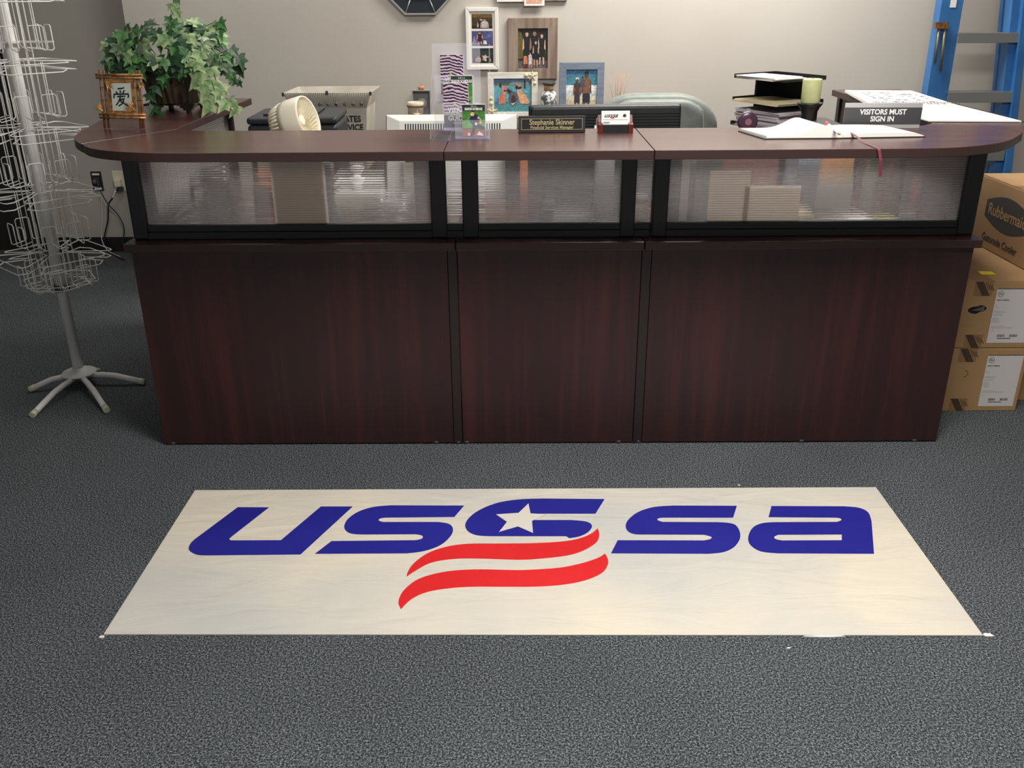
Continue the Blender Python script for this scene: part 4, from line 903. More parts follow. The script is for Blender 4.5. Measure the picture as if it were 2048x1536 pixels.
# ------------------------------------------------------------ desk planner on the right return
pc = [at(*q, 'z', CZ1+0.004) for q in ((1858, 242), (2043, 243), (1915, 211), (1745, 211))]
pf = [at(*q, 'z', CZ1+0.012) for q in ((1745, 210), (1915, 210), (1822, 181), (1690, 180))]
o = Vector(((pc[0].x+pc[1].x)/2, pc[0].y, CZ1))
t = thing('desk_planner', 'large open spiral desk planner hanging over right return counter edge', 'planner', o)
MB().prism([((q-o).x, (q-o).y) for q in (at(1853, 243.5, 'z', CZ1), at(2048, 244, 'z', CZ1), at(1920, 210.5, 'z', CZ1), at(1740, 210.5, 'z', CZ1))], 0.0, 0.002).build('cover', m_black, t)
MB().prism([((q-o).x, (q-o).y) for q in pc], 0.002, 0.006).build('near_page', m_paper, t)
MB().prism([((q-o).x, (q-o).y) for q in pf], 0.002, 0.012).build('far_page', m_paper, t)
q0, q1, q2, q3 = [(q-o) for q in pf]
def bil(u, v): return q0*(1-u)*(1-v)+q1*u*(1-v)+q2*u*v+q3*(1-u)*v
m_pgrey = mat('planner_grey_print', S(120, 116, 124), 0.7); m_prose = mat('planner_rose_print', S(190, 160, 162), 0.7)
for v in range(7):
    for u in range(10):
        if random.random() < 0.7:
            u0, v0 = 0.08+u*0.086, 0.04+v*0.12; w_, h_ = random.uniform(.05, .085), random.uniform(.03, .09)
            P = [bil(u0, v0), bil(u0+w_, v0), bil(u0+w_, v0+h_), bil(u0, v0+h_)]
            MB().add([(p_.x, p_.y, 0.0123) for p_ in P], [(0, 1, 2, 3)], 0).build('printed_panel', m_pgrey if random.random() < 0.7 else m_prose, t)
txt(t, 'Country', 0.05, 0, 0, 0, m_pgrey).matrix_local = Matrix.Translation((bil(.4, .9).x, bil(.4, .9).y, 0.0125))
b = MB()
for k in range(26):
    q = (pc[3]*(1-k/25)+pc[2]*(k/25))-o; b.tube([(q.x, q.y-0.008, 0.006), (q.x, q.y-0.006, 0.014), (q.x, q.y+0.004, 0.0165), (q.x, q.y+0.012, 0.013)], 0.0012, 4)
b.build('spiral_binding', m_dgrey, t)

# ------------------------------------------------------------ filing cabinet with letter tray, candle, perfume bottle
FZ = 0.985
t = thing('desk_riser', 'dark grey storage riser on right worktop carrying the letter tray', 'riser', (1.125, 0.84, LT)); hz = FZ-LT
MB().box(-0.17, -0.21, 0, 0.17, 0.24, hz).build('carcass', m_dgrey, t, bevel=0.003)
d_ = MB().box(-0.16, -0.222, 0.01, 0.16, -0.2115, hz-0.02).build('drawer', m_dgrey, t, bevel=0.002); MB().box(-0.05, -0.232, 0.1, 0.05, -0.2225, 0.115).build('handle', m_steel, d_)
def Zt(px, py, y): return at(px, py, 'y', y)
lt = thing('letter_tray', 'black three-tier letter tray stacked with papers beside the candle', 'letter tray', (1.012, 0.82, FZ), math.radians(30))
m_lt = mat('black_tray_plastic', S(34, 38, 37), 0.4)
LX, LY = 0.112, 0.132
for k, z in enumerate((0.0, 0.092, 0.178)):
    MB().box(-LX, -LY, z, LX, LY, z+0.003).box(-LX, LY-0.003, z+0.003, LX, LY, z+0.016).box(LX-0.003, -LY, z+0.003, LX, LY-0.004, z+0.016).build('tray', m_lt, lt, bevel=0.001)
MB().box(0.0, LY-0.012, 0.003, LX-0.013, LY-0.004, 0.178).build('rear_support', m_lt, lt)
MB().box(LX-0.012, -LY+0.02, 0.003, LX-0.004, LY-0.004, 0.178).build('side_support', m_lt, lt)
def paper_stack(n, x0, y0, z, th, w_, d_, jit, lab, m=m_paper, droop=0.0):
    rz = lt.rotation_euler.z; c_ = Vector((x0, y0, 0)); c_.rotate(Euler((0, 0, rz))); L_ = lt.location
    st_ = thing('paper_stack', lab, 'papers', (L_.x+c_.x, L_.y+c_.y, L_.z+z), rz, 'papers in the letter tray')
    for i in range(n):
        jx, jy, a = random.uniform(-jit, jit), random.uniform(-jit, jit), random.uniform(-.05, .05)
        MB().box(-w_/2+jx, -d_/2+jy, i*th, w_/2+jx, d_/2+jy, i*th+th*0.8, T=Matrix.Rotation(a, 4, 'Z')).build('sheet', m, st_)
m_paper2 = mat('lilac_grey_paper', S(192, 184, 190), 0.8); m_manila = mat('manila', S(198, 184, 150), 0.8)
paper_stack(4, -0.065, -0.02, 0.182, 0.003, 0.15, 0.20, 0.010, 'white papers in top tray of letter tray')
paper_stack(3, -0.045, -0.03, 0.0955, 0.003, 0.19, 0.25, 0.008, 'cream folders and papers in middle tray of letter tray', m_manila)
paper_stack(12, -0.03, -0.02, 0.0035, 0.0055, 0.18, 0.235, 0.007, 'thick pile of paper filling lowest tray of letter tray', m_paper2)
p = at(1622, 240, 'y', 0.50)
ch = thing('candle_holder', 'dark flared candle holder standing on right worktop behind guest book', 'candle holder', (1.10, 0.50, LT))
zz = at(1618, 207, 'y', 0.50).z-LT; XC = at(1620, 207, 'y', 0.50).x; ch.location.x = XC
MB().lathe([(0.050, 0), (0.052, 0.01), (0.028, 0.03), (0.022, 0.12), (0.030, 0.19), (0.026, zz-0.075), (0.026, zz-0.035), (0.036, zz-0.012), (0.044, zz-0.002), (0.044, zz+0.003), (0.038, zz+0.001)], 28).build('stem', m_blackmetal, ch)
MB().lathe([(0.027, zz-0.078), (0.033, zz-0.068), (0.027, zz-0.058)], 24).build('wood_bead', m_bamd, ch)
cl = thing('pillar_candle', 'pale green pillar candle on the dark flared holder', 'candle', (XC, 0.50, LT+zz+0.0015))
MB().lathe([(0.031, 0), (0.033, 0.004), (0.0335, 0.078), (0.031, 0.083), (0.026, 0.082)], 28).build('wax', noisy('green_wax', S(186, 190, 132), S(198, 200, 148), nscale=30, rough=0.6), cl)
MB().tube([(0, 0, 0.08), (0.001, 0, 0.09)], 0.0012, 5).build('wick', m_blacks, cl)
p = at(1492, 246, 'y', 0.56)
t = thing('tape_dispenser', 'rounded dark purple tape dispenser under corner of letter tray', 'tape dispenser', (p.x, 0.54, LT))
zq = at(1492, 243, 'y', 0.54).z-LT
MB().box(-0.035, -0.03, 0, 0.035, 0.03, zq-0.03).build('stand', m_black, t, bevel=0.004)
m_purp = mat('dark_purple_plastic', S(72, 48, 66), 0.25)
MB().lathe([(0.010, -0.014), (0.031, -0.014), (0.036, -0.008), (0.036, 0.008), (0.031, 0.014), (0.010, 0.014)], 24, (0, 0, zq), T=Matrix.Rotation(PI/2, 4, 'X')).build('body', m_purp, t)
MB().lathe([(0.012, -0.016), (0.012, 0.016)], 16, (0, 0, zq), T=Matrix.Rotation(PI/2, 4, 'X')).build('hub', mat('pink_hub', S(140, 96, 110), 0.4), t)
MB().box(-0.006, -0.012, zq+0.03, 0.006, 0.012, zq+0.045).build('cutter', m_acrylic, t)

# ------------------------------------------------------------ monitors
def at_local(px, py, y, loc): return at(px, py, 'y', y)-Vector(loc)
a = at(772, 229, 'y', 0.62); c = at(1035, 236, 'y', 0.62); W_ = c.x-a.x
t = thing('monitor', 'white-backed computer monitor with slotted vents seen from behind', 'monitor', ((a.x+c.x)/2, 0.62, LT)); ZT = a.z-LT-0.004
TM = Matrix.Translation((0, 0, ZT)) @ Matrix.Rotation(-0.35, 4, 'X')
MB().prism([(-W_/2, 0), (W_/2, 0), (W_/2, -0.30), (-W_/2, -0.30)], 0.0, 0.02, T=TM @ Matrix.Translation((0, 0.012, 0)) @ Matrix.Rotation(PI/2, 4, 'X')).build('bezel', m_black, t, bevel=0.003)
# back shell: truncated pyramid bulging toward the viewer
vs = []
for (wx, z0, z1, y) in ((W_/2-0.002, -0.298, 0.001, -0.008), (W_/2-0.004, -0.290, -0.004, -0.018), (W_/2-0.055, -0.262, -0.030, -0.040)):
    vs += [TM @ Vector(v) for v in ((-wx, y, z0), (wx, y, z0), (wx, y, z1), (-wx, y, z1))]
fs = [(8, 9, 10, 11)]
for k in (0, 4): fs += [(k+i, k+(i+1) % 4, k+4+(i+1) % 4, k+4+i) for i in range(4)]
MB().add(vs, fs).build('back_shell', m_white, t, bevel=0.002)
for r in range(2):
    for k in range(38):
        x = -W_/2+0.075+k*0.0094
        if r == 0: MB().box(x, -0.0412, -0.062, x+0.0042, -0.0395, -0.040, T=TM).build('vent_slot', m_blacks, t)
MB().tube([(0, 0.0, 0.02), (0, 0.01, ZT-0.14)], 0.028, 16).build('stand_neck', m_white, t)
MB().lathe([(0.12, 0), (0.12, 0.008), (0.04, 0.02)], 32, sx=1, sy=0.8).build('stand_base', m_white, t)
a = at(1057, 211, 'y', 0.66); c = at(1365, 205.5, 'y', 0.66); W_ = c.x-a.x
t = thing('monitor', 'black ribbed-back computer monitor behind nameplate', 'monitor', ((a.x+c.x)/2, 0.66, LT), 0.06); ZT = (a.z+c.z)/2-LT
TM = Matrix.Translation((0, 0, ZT)) @ Matrix.Rotation(-0.05, 4, 'X')
MB().box(-W_/2, 0, -0.34, W_/2, 0.018, 0.0, T=TM).build('bezel', m_black, t, bevel=0.008, seg=4)
MB().box(-W_/2+.004, -0.028, -0.335, W_/2-.004, 0.0, -0.003, T=TM).build('back_shell', m_black, t, bevel=0.012, seg=4)
for k in range(26):
    z = -0.030-k*0.0105
    MB().box(-W_/2+0.012, -0.0315, z-0.005, W_/2-0.012, -0.0275, z, T=TM).build('rib', m_black, t, bevel=0.001, seg=1)
MB().box(-0.03, -0.045, 0.01, 0.03, -0.028, ZT-0.1).build('stand_neck', m_steel, t, bevel=0.004)
MB().box(-0.13, -0.12, 0.0, 0.13, 0.10, 0.012).build('stand_base', m_black, t, bevel=0.005)
MB().tube([(W_/2-0.33, -0.034, ZT-0.1), (W_/2-0.33, -0.06, ZT-0.2), (W_/2-0.3, -0.05, 0.03)], 0.004, 8).build('cable', m_black, t)
p = at(1200, 258, 'y', 0.33); t = thing('desk_device', 'tall pale grey rounded upright device half hidden behind card holder', 'device', (p.x+0.02, 0.33, LT))
zl = at(1200, 232, 'y', 0.33).z-LT
MB().box(-0.035, -0.025, 0.012, 0.035, 0.025, zl).build('body', mat('pale_grey_plastic', S(150, 152, 150), 0.4), t, bevel=0.018, seg=4)
MB().box(-0.045, -0.035, 0, 0.045, 0.035, 0.012).build('foot', m_dgrey, t, bevel=0.004)
MB().tube([(-0.036, -0.01, zl-0.03), (-0.040, -0.01, zl-0.12)], 0.004, 6).build('white_trim', m_white, t)

# ------------------------------------------------------------ grey chair
p = at(1310, 240, 'y', 1.15)
chx = 0.585; chr_ = thing('office_chair', 'grey leather high-back office chair behind the black monitor', 'chair', (chx, 1.15, 0), 0.0)
m_lea = noisy('grey_leather', S(108, 114, 107), S(120, 126, 119), nscale=30, rough=0.55, bump=0.1, dist=0.003)
def cushion(hw_, z0, z1, y, th, rr, e=0.05, n=10):
    """padded slab with rounded upper corners"""
    P = []
    for i in range(n+1): q = PI/2*i/n; P.append((hw_-rr+rr*math.cos(q), z1-rr*0.75+rr*0.75*math.sin(q)))
    for i in range(n+1): q = PI/2+PI/2*i/n; P.append((-hw_+rr+rr*math.cos(q), z1-rr*0.75+rr*0.75*math.sin(q)))
    P += [(-hw_, z0+0.04), (-hw_+0.04, z0), (hw_-0.04, z0), (hw_, z0+0.04)]
    cz_ = (z0+z1)/2; b = MB(); m_ = len(P); rings = []
    for k in range(9):
        q = PI*k/8; s_ = 1-(1-math.sin(q)**0.5)*0.12; rings.append([(p_[0]*s_, y-th/2*math.cos(q), cz_+(p_[1]-cz_)*s_) for p_ in P])
    vs = [v for r in rings for v in r]
    b.add(vs, [(i*m_+j, i*m_+(j+1) % m_, (i+1)*m_+(j+1) % m_, (i+1)*m_+j) for i in range(8) for j in range(m_)]+[list(range(m_))[::-1], [8*m_+j for j in range(m_)]], 0, True)
    return b
zc = at(1300, 187, 'y', 1.15).z
hwc = (at(1432, 250, 'y', 1.15).x-at(1180, 250, 'y', 1.15).x)/2
cushion(hwc, 0.55, zc, 0.02, 0.13, 0.19).build('backrest', m_lea, chr_)
cushion(hwc-0.075, 0.60, zc-0.018, -0.045, 0.09, 0.10).build('back_cushion', m_lea, chr_)
P = [(hwc-0.075, -0.05, 0.62), (hwc-0.072, -0.055, zc-0.12), (hwc-0.09, -0.06, zc-0.055), (hwc-0.14, -0.06, zc-0.03)]
MB().tube(spline(P), 0.0025, 6).build('piping', mat('grey_stitching', S(170, 174, 168), 0.6), chr_)
MB().box(-0.25, -0.28, 0.44, 0.25, 0.2, 0.54, T=Matrix.Translation((0, -0.02, 0))).build('seat', m_lea, chr_, bevel=0.04, seg=4)
MB().tube([(0, 0, 0.08), (0, 0, 0.45)], 0.03, 16).build('column', m_black, chr_)
for k in range(5):
    q = k*2*PI/5; MB().tube([(0, 0, 0.11), (0.29*math.cos(q), 0.29*math.sin(q), 0.07)], 0.02, 10).build('base_arm', m_black, chr_)
    MB().lathe([(0.028, -0.02), (0.03, 0), (0.028, 0.02)], 16, (0.29*math.cos(q), 0.29*math.sin(q), 0.03), T=Matrix.Rotation(PI/2, 4, 'X')).build('caster', m_black, chr_)
for s_ in (-1, 1): MB().tube(spline([(s_*0.22, 0.05, 0.50), (s_*0.235, 0.03, 0.66), (s_*0.235, -0.18, 0.67), (s_*0.22, -0.2, 0.52)]), 0.02, 10).build('armrest', m_black, chr_)

# ------------------------------------------------------------ fan, printer, mail bin on the left
fc = at(598, 243, 'y', 0.50)
t = thing('desk_fan', 'small cream drum-shaped desk fan tilted to the right', 'fan', (fc.x, 0.50, LT)); zf = fc.z-LT
MB().lathe([(0.085, 0), (0.085, 0.012), (0.03, 0.03)], 28).tube([(0, 0.02, 0.02), (0, 0.02, zf-0.04)], 0.014, 12).build('stand', m_cream, t)
TF = Matrix.Translation((0, 0, zf)) @ Matrix.Rotation(-0.22, 4, 'Z') @ Matrix.Rotation(math.radians(74), 4, 'Y')
MB().lathe([(0.078, -0.045), (0.083, -0.02), (0.083, 0.035), (0.081, 0.042), (0.076, 0.040), (0.073, 0.0), (0.070, -0.044)], 40, T=TF).build('drum', m_cream, t)
b = MB()
for k in range(30):
    q = 2*PI*k/30; b.add([TF @ Vector((r*math.cos(q+dq), r*math.sin(q+dq), h)) for r, h, dq in ((0.018, 0.012, 0), (0.045, 0.022, 0.12), (0.074, 0.036, 0.3), (0.074, 0.028, 0.3), (0.045, 0.014, 0.12), (0.018, 0.004, 0))], [(0, 1, 4, 5), (1, 2, 3, 4)])
b.build('front_grille', m_cream, t, kind='stuff')
MB().lathe([(0.02, 0.0), (0.02, 0.014), (0.012, 0.018)], 20, T=TF).build('hub', m_cream, t)
b = MB()
for k in range(36):
    q = 2*PI*k/36; b.tube([TF @ Vector((0.078*math.cos(q), 0.078*math.sin(q), -0.045)), TF @ Vector((0.066*math.cos(q), 0.066*math.sin(q), -0.085)), TF @ Vector((0.03*math.cos(q), 0.03*math.sin(q), -0.10))], 0.0022, 4)
b.build('rear_grille', m_cream, t, kind='stuff')
MB().lathe([(0.032, -0.104), (0.036, -0.09), (0.036, -0.03)], 24, T=TF).build('motor_housing', m_cream, t)
a = at(516, 236, 'y', 1.0); c = at(696, 244, 'y', 1.0)
t = thing('printer', 'black desktop printer behind the cream fan', 'printer', ((a.x+c.x)/2-0.055, 1.17, LT), 0.04); hp = at(690, 232, 'y', 1.0).z-LT; W_ = c.x-a.x
m_print = mat('black_printer_plastic', S(44, 47, 52), 0.4)
MB().box(-W_/2, -0.17, 0, W_/2, 0.17, hp-0.035).build('body', m_print, t, bevel=0.015, seg=3)
MB().box(-W_/2, -0.175, hp-0.033, W_/2, 0.17, hp-0.004).build('lid', m_print, t, bevel=0.012, seg=3)
MB().box(-W_/2+0.06, -0.12, hp-0.004, W_/2-0.09, 0.13, hp+0.006).build('feeder_cover', m_print, t, bevel=0.004)
MB().box(W_/2-0.12, -0.172, hp-0.03, W_/2-0.10, -0.1715, hp-0.025).build('status_light', m_steel, t)
# mail bin on a low table
BY = 1.72
a = at(566, 186, 'y', BY); c = at(742, 188, 'y', BY)
TZ = a.z-0.29
t = thing('side_table', 'low dark side table under the mail bin', 'table', ((a.x+c.x)/2+0.02, BY+0.16, 0))
MB().box(-0.27, -0.19, TZ-0.025, 0.27, 0.22, TZ).build('tabletop', m_edge, t, bevel=0.002)
for x in (-0.25, 0.25):
    for y in (-0.17, 0.20): MB().box(x-0.015, y-0.015, 0, x+0.015, y+0.015, TZ-0.025).build('leg', m_edge, t)
m_tote = noisy('corrugated_plastic', S(186, 180, 164), S(208, 203, 190), nscale=9, rough=0.55, detail=5)
BW = c.x-a.x; bxm = (a.x+c.x)/2
t = thing('mail_bin', 'dirty white corrugated plastic mail bin with black lettering', 'bin', (bxm, BY, TZ))
# body tapers down, rim flares out; depth toward the wall
def loop(hw_, y0, y1, z): return [(-hw_, y0, z), (hw_, y0, z), (hw_, y1, z), (-hw_, y1, z)]
D_ = 0.33; zr = 0.215; H_ = 0.29; hb = BW/2
rings = [loop(hb-0.045, 0.03, D_-0.03, 0), loop(hb-0.028, 0.018, D_-0.018, zr), loop(hb, -0.004, D_+0.004, H_), loop(hb-0.006, 0.002, D_-0.002, H_), loop(hb-0.034, 0.024, D_-0.024, zr), loop(hb-0.05, 0.035, D_-0.035, 0.006)]
vs = [v for r in rings for v in r]; fs = [(0, 3, 2, 1), (20, 21, 22, 23)]
for k in range(5): fs += [(4*k+i, 4*k+(i+1) % 4, 4*k+4+(i+1) % 4, 4*k+4+i) for i in range(4)]
MB().add(vs, fs).build('body', m_tote, t, bevel=0.001)
b = MB(); nfl = 46
for k in range(nfl):
    x = -1+2*(k+.5)/nfl
    b.add([(x*(hb-0.028)-0.001, 0.0165, zr), (x*(hb-0.028)+0.001, 0.0165, zr), (x*hb+0.001, -0.0055, H_), (x*hb-0.001, -0.0055, H_)], [(0, 1, 2, 3)])
    b.tube([(x*(hb-.03), 0.014, zr+.002), (x*(hb-.002), -0.0057, H_-.002)], 0.0008, 4)
b.build('flutes', m_tote, t, kind='stuff')
for k in range(9):
    x = (-1+2*(k+.5)/9)*(hb-0.030)
    MB().lathe([(0.0085, 0), (0.0085, 0.003), (0.004, 0.005)], 14, (x, 0.0095, zr+0.022), T=Matrix.Rotation(PI/2+0.28, 4, 'X')).build('rivet', noisy('tarnished_rivet', S(92, 84, 72), S(176, 170, 156), nscale=90, rough=0.5), t)
m_blk = mat('black_lettering', S(30, 32, 34), 0.6)
e = at(722, 238, 'y', BY+0.02); e2 = at(727, 255, 'y', BY+0.02)
TZl = Matrix.Rotation(-0.06, 4, 'X')
txt(t, 'UNITED STATES', 0.040, e.x-bxm, e.z-TZ, 0.0170, m_blk, 0.92, 0.0012, 'RIGHT')
txt(t, 'POSTAL SERVICE', 0.040, e2.x-bxm, e2.z-TZ, 0.0185, m_blk, 0.92, 0.0012, 'RIGHT')
for (x, z) in ((-hb, H_-.01), (hb-.002, H_-.008), (0.0, H_-.003)): MB().box(x-0.006, -0.008, z-.006, x+.006, 0.0, z+.012).build('corner_clip', m_dgrey, t, bevel=0.002)

# ------------------------------------------------------------ things behind the fluted panes (on the worktops)
def place(px, py, z=LT): return at(px, py, 'z', z)
t = thing('insulated_carafe', 'dark maroon thermal carafe behind left glass screen', 'carafe', (-1.06, 0.30, LT))
m_mar = mat('maroon_lacquer', S(52, 18, 24), 0.15)
MB().lathe([(0.066, 0), (0.07, 0.01), (0.062, 0.06), (0.047, 0.12), (0.044, 0.14), (0.046, 0.145)], 28).build('body', m_mar, t)
MB().lathe([(0.05, 0.146), (0.052, 0.158), (0.046, 0.172), (0.02, 0.178)], 28).build('lid', mat('steel_lid', S(110, 100, 96), 0.3, 0.6), t)
MB().tube(spline([(-0.046, 0, 0.14), (-0.085, 0, 0.13), (-0.085, 0, 0.06), (-0.062, 0, 0.04)]), 0.008, 8).build('handle', m_mar, t)
t = thing('glass_jar', 'olive glass jar with orange lid and base beside the dark carafe', 'jar', (-0.90, 0.33, LT))
MB().lathe([(0.042, 0.018), (0.044, 0.03), (0.040, 0.11), (0.036, 0.125)], 24).build('body', mat('olive_glass', S(120, 104, 72), 0.2), t)
MB().lathe([(0.036, 0.125), (0.036, 0.145), (0.03, 0.148)], 24).build('lid', mat('orange_plastic', S(216, 108, 56), 0.4), t)
MB().lathe([(0.046, 0), (0.046, 0.017)], 24).build('foot', mat('orange_foot', S(216, 108, 56), 0.4), t)
t = thing('letter_sorter', 'white upright document holder behind left glass screen', 'holder', (-0.88, 0.66, LT))
MB().box(-0.12, -0.03, 0, 0.04, 0.03, 0.21).build('box', m_white, t, bevel=0.003)
t = thing('red_marker', 'tall red and white marker standing behind left glass screen', 'marker', (-0.745, 0.30, LT))
MB().tube([(0, 0, 0), (0, 0, 0.17)], 0.007, 10).build('barrel', cm(150, 60, 60), t); MB().tube([(0, 0, 0.17), (-0.004, 0, 0.255)], 0.008, 10).build('cap', m_red, t)
t = thing('cone_weight', 'slate grey cone-shaped paper weight behind left glass screen', 'paperweight', (-0.67, 0.26, LT))
MB().lathe([(0.05, 0), (0.04, 0.03), (0.022, 0.11), (0.02, 0.13), (0.035, 0.18), (0.036, 0.22)], 24).build('body', mat('slate_plastic', S(86, 92, 96), 0.5), t)
P = [place(350, 452), place(380, 436), place(430, 430), place(500, 432), place(545, 426)]
tag(MB().tube([p_-P[0]+Vector((0, 0, 0.005)) for p_ in spline(P)], 0.004, 8).build('cord', m_white, loc=P[0]), 'white cord snaking across worktop beside dark carafe', 'cord')
p = place(690, 440); t = thing('glass_dish', 'pale yellow cut-glass oval dish behind left glass screen', 'dish', (p.x, p.y+0.02, LT))
n = 40; prof = [(0.045, 0.0), (0.055, 0.004), (0.068, 0.018), (0.072, 0.022), (0.066, 0.020), (0.050, 0.008)]; vs = []
for r, h in prof:
    for j in range(n): q = 2*PI*j/n; rr = r*(1+(0.03 if j % 2 else -0.03)); vs.append((rr*math.cos(q), rr*math.sin(q)*0.8, h))
MB().add(vs, [(i*n+j, i*n+(j+1) % n, (i+1)*n+(j+1) % n, (i+1)*n+j) for i in range(5) for j in range(n)]+[list(range(n))[::-1]], 0, False).build('bowl', mat('yellow_glass', S(220, 216, 150), 0.1), t)
p = place(782, 438); t = thing('crystal_candy_dish', 'sparkling crystal candy dish with pointed lid behind left glass screen', 'dish', (p.x+0.01, p.y+0.0, LT))
m_cry = mat('cut_crystal', (0.95, 0.95, 0.95, 1), 0.02, trans=0.7, ior=1.5)
n = 20
def cut(prof, nm):
    vs = []
    for i, (r, h) in enumerate(prof):
        for j in range(n): q = 2*PI*(j+0.5*(i % 2))/n; vs.append((r*math.cos(q), r*math.sin(q), h))
    fs = []
    for i in range(len(prof)-1):
        for j in range(n):
            a0, a1, b0, b1 = i*n+j, i*n+(j+1) % n, (i+1)*n+j, (i+1)*n+(j+1) % n
            fs += [(a0, a1, b0), (a1, b1, b0)] if i % 2 == 0 else [(a0, b1, b0), (a0, a1, b1)]
    MB().add(vs, fs+[list(range(n))[::-1]]).build(nm, m_cry, t)
cut([(0.03, 0), (0.03, 0.006), (0.015, 0.02), (0.05, 0.035), (0.068, 0.055)], 'bowl'); cut([(0.066, 0.056), (0.05, 0.072), (0.02, 0.085), (0.008, 0.092), (0.013, 0.102), (0.002, 0.115)], 'lid')
t = thing('tissue_box', 'white tissue box behind left glass screen, right of taped sheet', 'box', (-0.585, 0.42, LT))
MB().box(-0.08, -0.05, 0, 0.09, 0.07, 0.10).build('carton', m_paper, t, bevel=0.003); MB().lathe([(0.03, 0.09), (0.012, 0.12), (0.03, 0.15), (0.001, 0.16)], 12, sy=0.6).build('tissue', m_wt, t)
t = thing('desk_board', 'dark grey upright board with pale side behind crystal candy dish', 'stand', (-0.36, 0.44, LT))
MB().box(-0.05, -0.01, 0, 0.07, 0.01, 0.27).build('board', m_dgrey, t, bevel=0.002); MB().box(-0.055, -0.03, 0, -0.02, -0.012, 0.2).build('side', m_tote, t)
t = thing('copper_stand', 'copper T-shaped stand behind middle glass screen', 'stand', (at(1049, 400, 'y', .35).x, 0.35, LT))
m_cop = mat('copper_plastic', S(212, 130, 82), 0.35, 0.2)
MB().box(-0.016, -0.012, 0, 0.012, 0.012, 0.29).build('upright', m_cop, t, bevel=0.003)
MB().box(-0.14, -0.05, 0.0, 0.0, -0.02, 0.03).build('foot', m_cop, t, bevel=0.003)
MB().box(0.0, -0.02, 0.03, 0.05, 0.012, 0.05).build('arm', m_cop, t, bevel=0.003)
t = thing('desktop_unit', 'black computer case standing behind middle glass screen', 'computer', (0.07, 0.44, LT))
MB().box(-0.12, -0.03, 0, 0.36, 0.06, 0.28).build('case', m_black, t, bevel=0.006)
t = thing('desk_phone', 'dark desk phone behind middle glass screen', 'phone', (0.165, 0.27, LT))
MB().prism([(-0.09, 0), (0.09, 0), (0.09, 0.06), (-0.09, 0.025)], -0.09, 0.09, T=Matrix(((0, 0, 1, 0), (1, 0, 0, 0), (0, 1, 0, 0), (0, 0, 0, 1)))).build('body', m_black, t, bevel=0.004)
MB().box(-0.085, -0.08, 0.05, -0.04, 0.09, 0.075).build('handset', m_black, t, bevel=0.01)
MB().tube([Vector((-0.08+0.006*math.sin(k*1.3)-k*0.002, -0.09-0.001*k, 0.03+0.006*math.cos(k*1.3))) for k in range(40)], 0.002, 5).build('coiled_cord', m_dgrey, t)
t = thing('amber_jar', 'amber liquid jar in gap between two screen posts', 'jar', (at(1280, 425, 'y', .14).x, 0.14, LT))
MB().lathe([(0.026, 0), (0.028, 0.005), (0.028, 0.085), (0.022, 0.095)], 20).build('body', noisy('amber_glass', S(150, 104, 54), S(188, 150, 96), scale=(1, 1, 20), nscale=2, rough=0.2), t); MB().lathe([(0.025, 0.096), (0.025, 0.115)], 20).build('lid', m_dgrey, t)
GR = 'desk supplies behind the right glass screen'
def simple(name, lab, catg, x, y, parts, rz=0):
    t = thing(name, lab, catg, (x, y, LT), rz)
    for nm, b, m in parts: b.build(nm, m, t, bevel=0.002)
simple('binder', 'tall grey binder at left end of right glass screen', 'binder', 0.545, 0.30, [('cover', MB().box(-0.035, -0.1, 0, 0.0, 0.12, 0.27), m_dgrey), ('pages', MB().box(0.001, -0.1, 0, 0.03, 0.11, 0.26), m_paper)])
simple('binder', 'pale grey binder next to the tall grey binder', 'binder', 0.64, 0.33, [('cover', MB().box(-0.04, -0.1, 0, 0.05, 0.12, 0.26), cm(150, 156, 154))])
simple('desk_organizer', 'reddish brown wooden organizer behind the taped sheets, right section', 'organizer', 0.83, 0.43, [('back', MB().box(-0.125, 0.05, 0, 0.12, 0.07, 0.27), cm(120, 84, 80)), ('side', MB().box(-0.125, -0.08, 0, -0.11, 0.05, 0.22), cm(104, 70, 66)), ('base', MB().box(-0.109, -0.08, 0, 0.12, 0.05, 0.015), cm(104, 70, 66))])
simple('file_box', 'orange and grey file box behind right glass screen', 'box', 1.10, 0.36, [('front', MB().box(-0.06, -0.05, 0, 0.07, -0.03, 0.13), m_paper), ('folder', MB().box(-0.06, -0.028, 0, 0.07, 0.05, 0.28), cm(206, 156, 112))])
simple('file_holder', 'blue-grey magazine file beside the orange file box', 'holder', 1.00, 0.36, [('body', MB().box(-0.04, -0.08, 0, 0.035, 0.08, 0.27), cm(142, 152, 166))])
simple('supply_bottle', 'green-topped bottle behind right glass screen, left one', 'bottle', 1.215, 0.28, [('body', MB().lathe([(0.025, 0), (0.025, 0.15), (0.014, 0.18)], 20), cm(196, 196, 180)), ('cap', MB().lathe([(0.015, 0.18), (0.015, 0.27)], 20), cm(70, 110, 76))])
simple('supply_bottle', 'brown bottle with green cap by the mahogany screen panel', 'bottle', 1.30, 0.28, [('body', MB().lathe([(0.027, 0), (0.027, 0.19), (0.018, 0.21)], 20), cm(118, 78, 58)), ('cap', MB().lathe([(0.019, 0.21), (0.019, 0.28)], 20), cm(56, 100, 60))])
simple('red_pen_cup', 'narrow red striped cup by the mahogany screen panel', 'cup', 1.345, 0.20, [('body', MB().lathe([(0.016, 0), (0.018, 0.15)], 16), cm(170, 74, 70))])
simple('note_pile', 'loose pile of white notes behind right glass screen', 'papers', 1.10, 0.19, [('sheet', MB().box(-0.09, -0.07, 0, 0.05, 0.06, 0.02), m_paper), ('sheet', MB().box(-0.02, -0.09, 0.021, 0.07, 0.03, 0.035), m_wt)], 0.3)
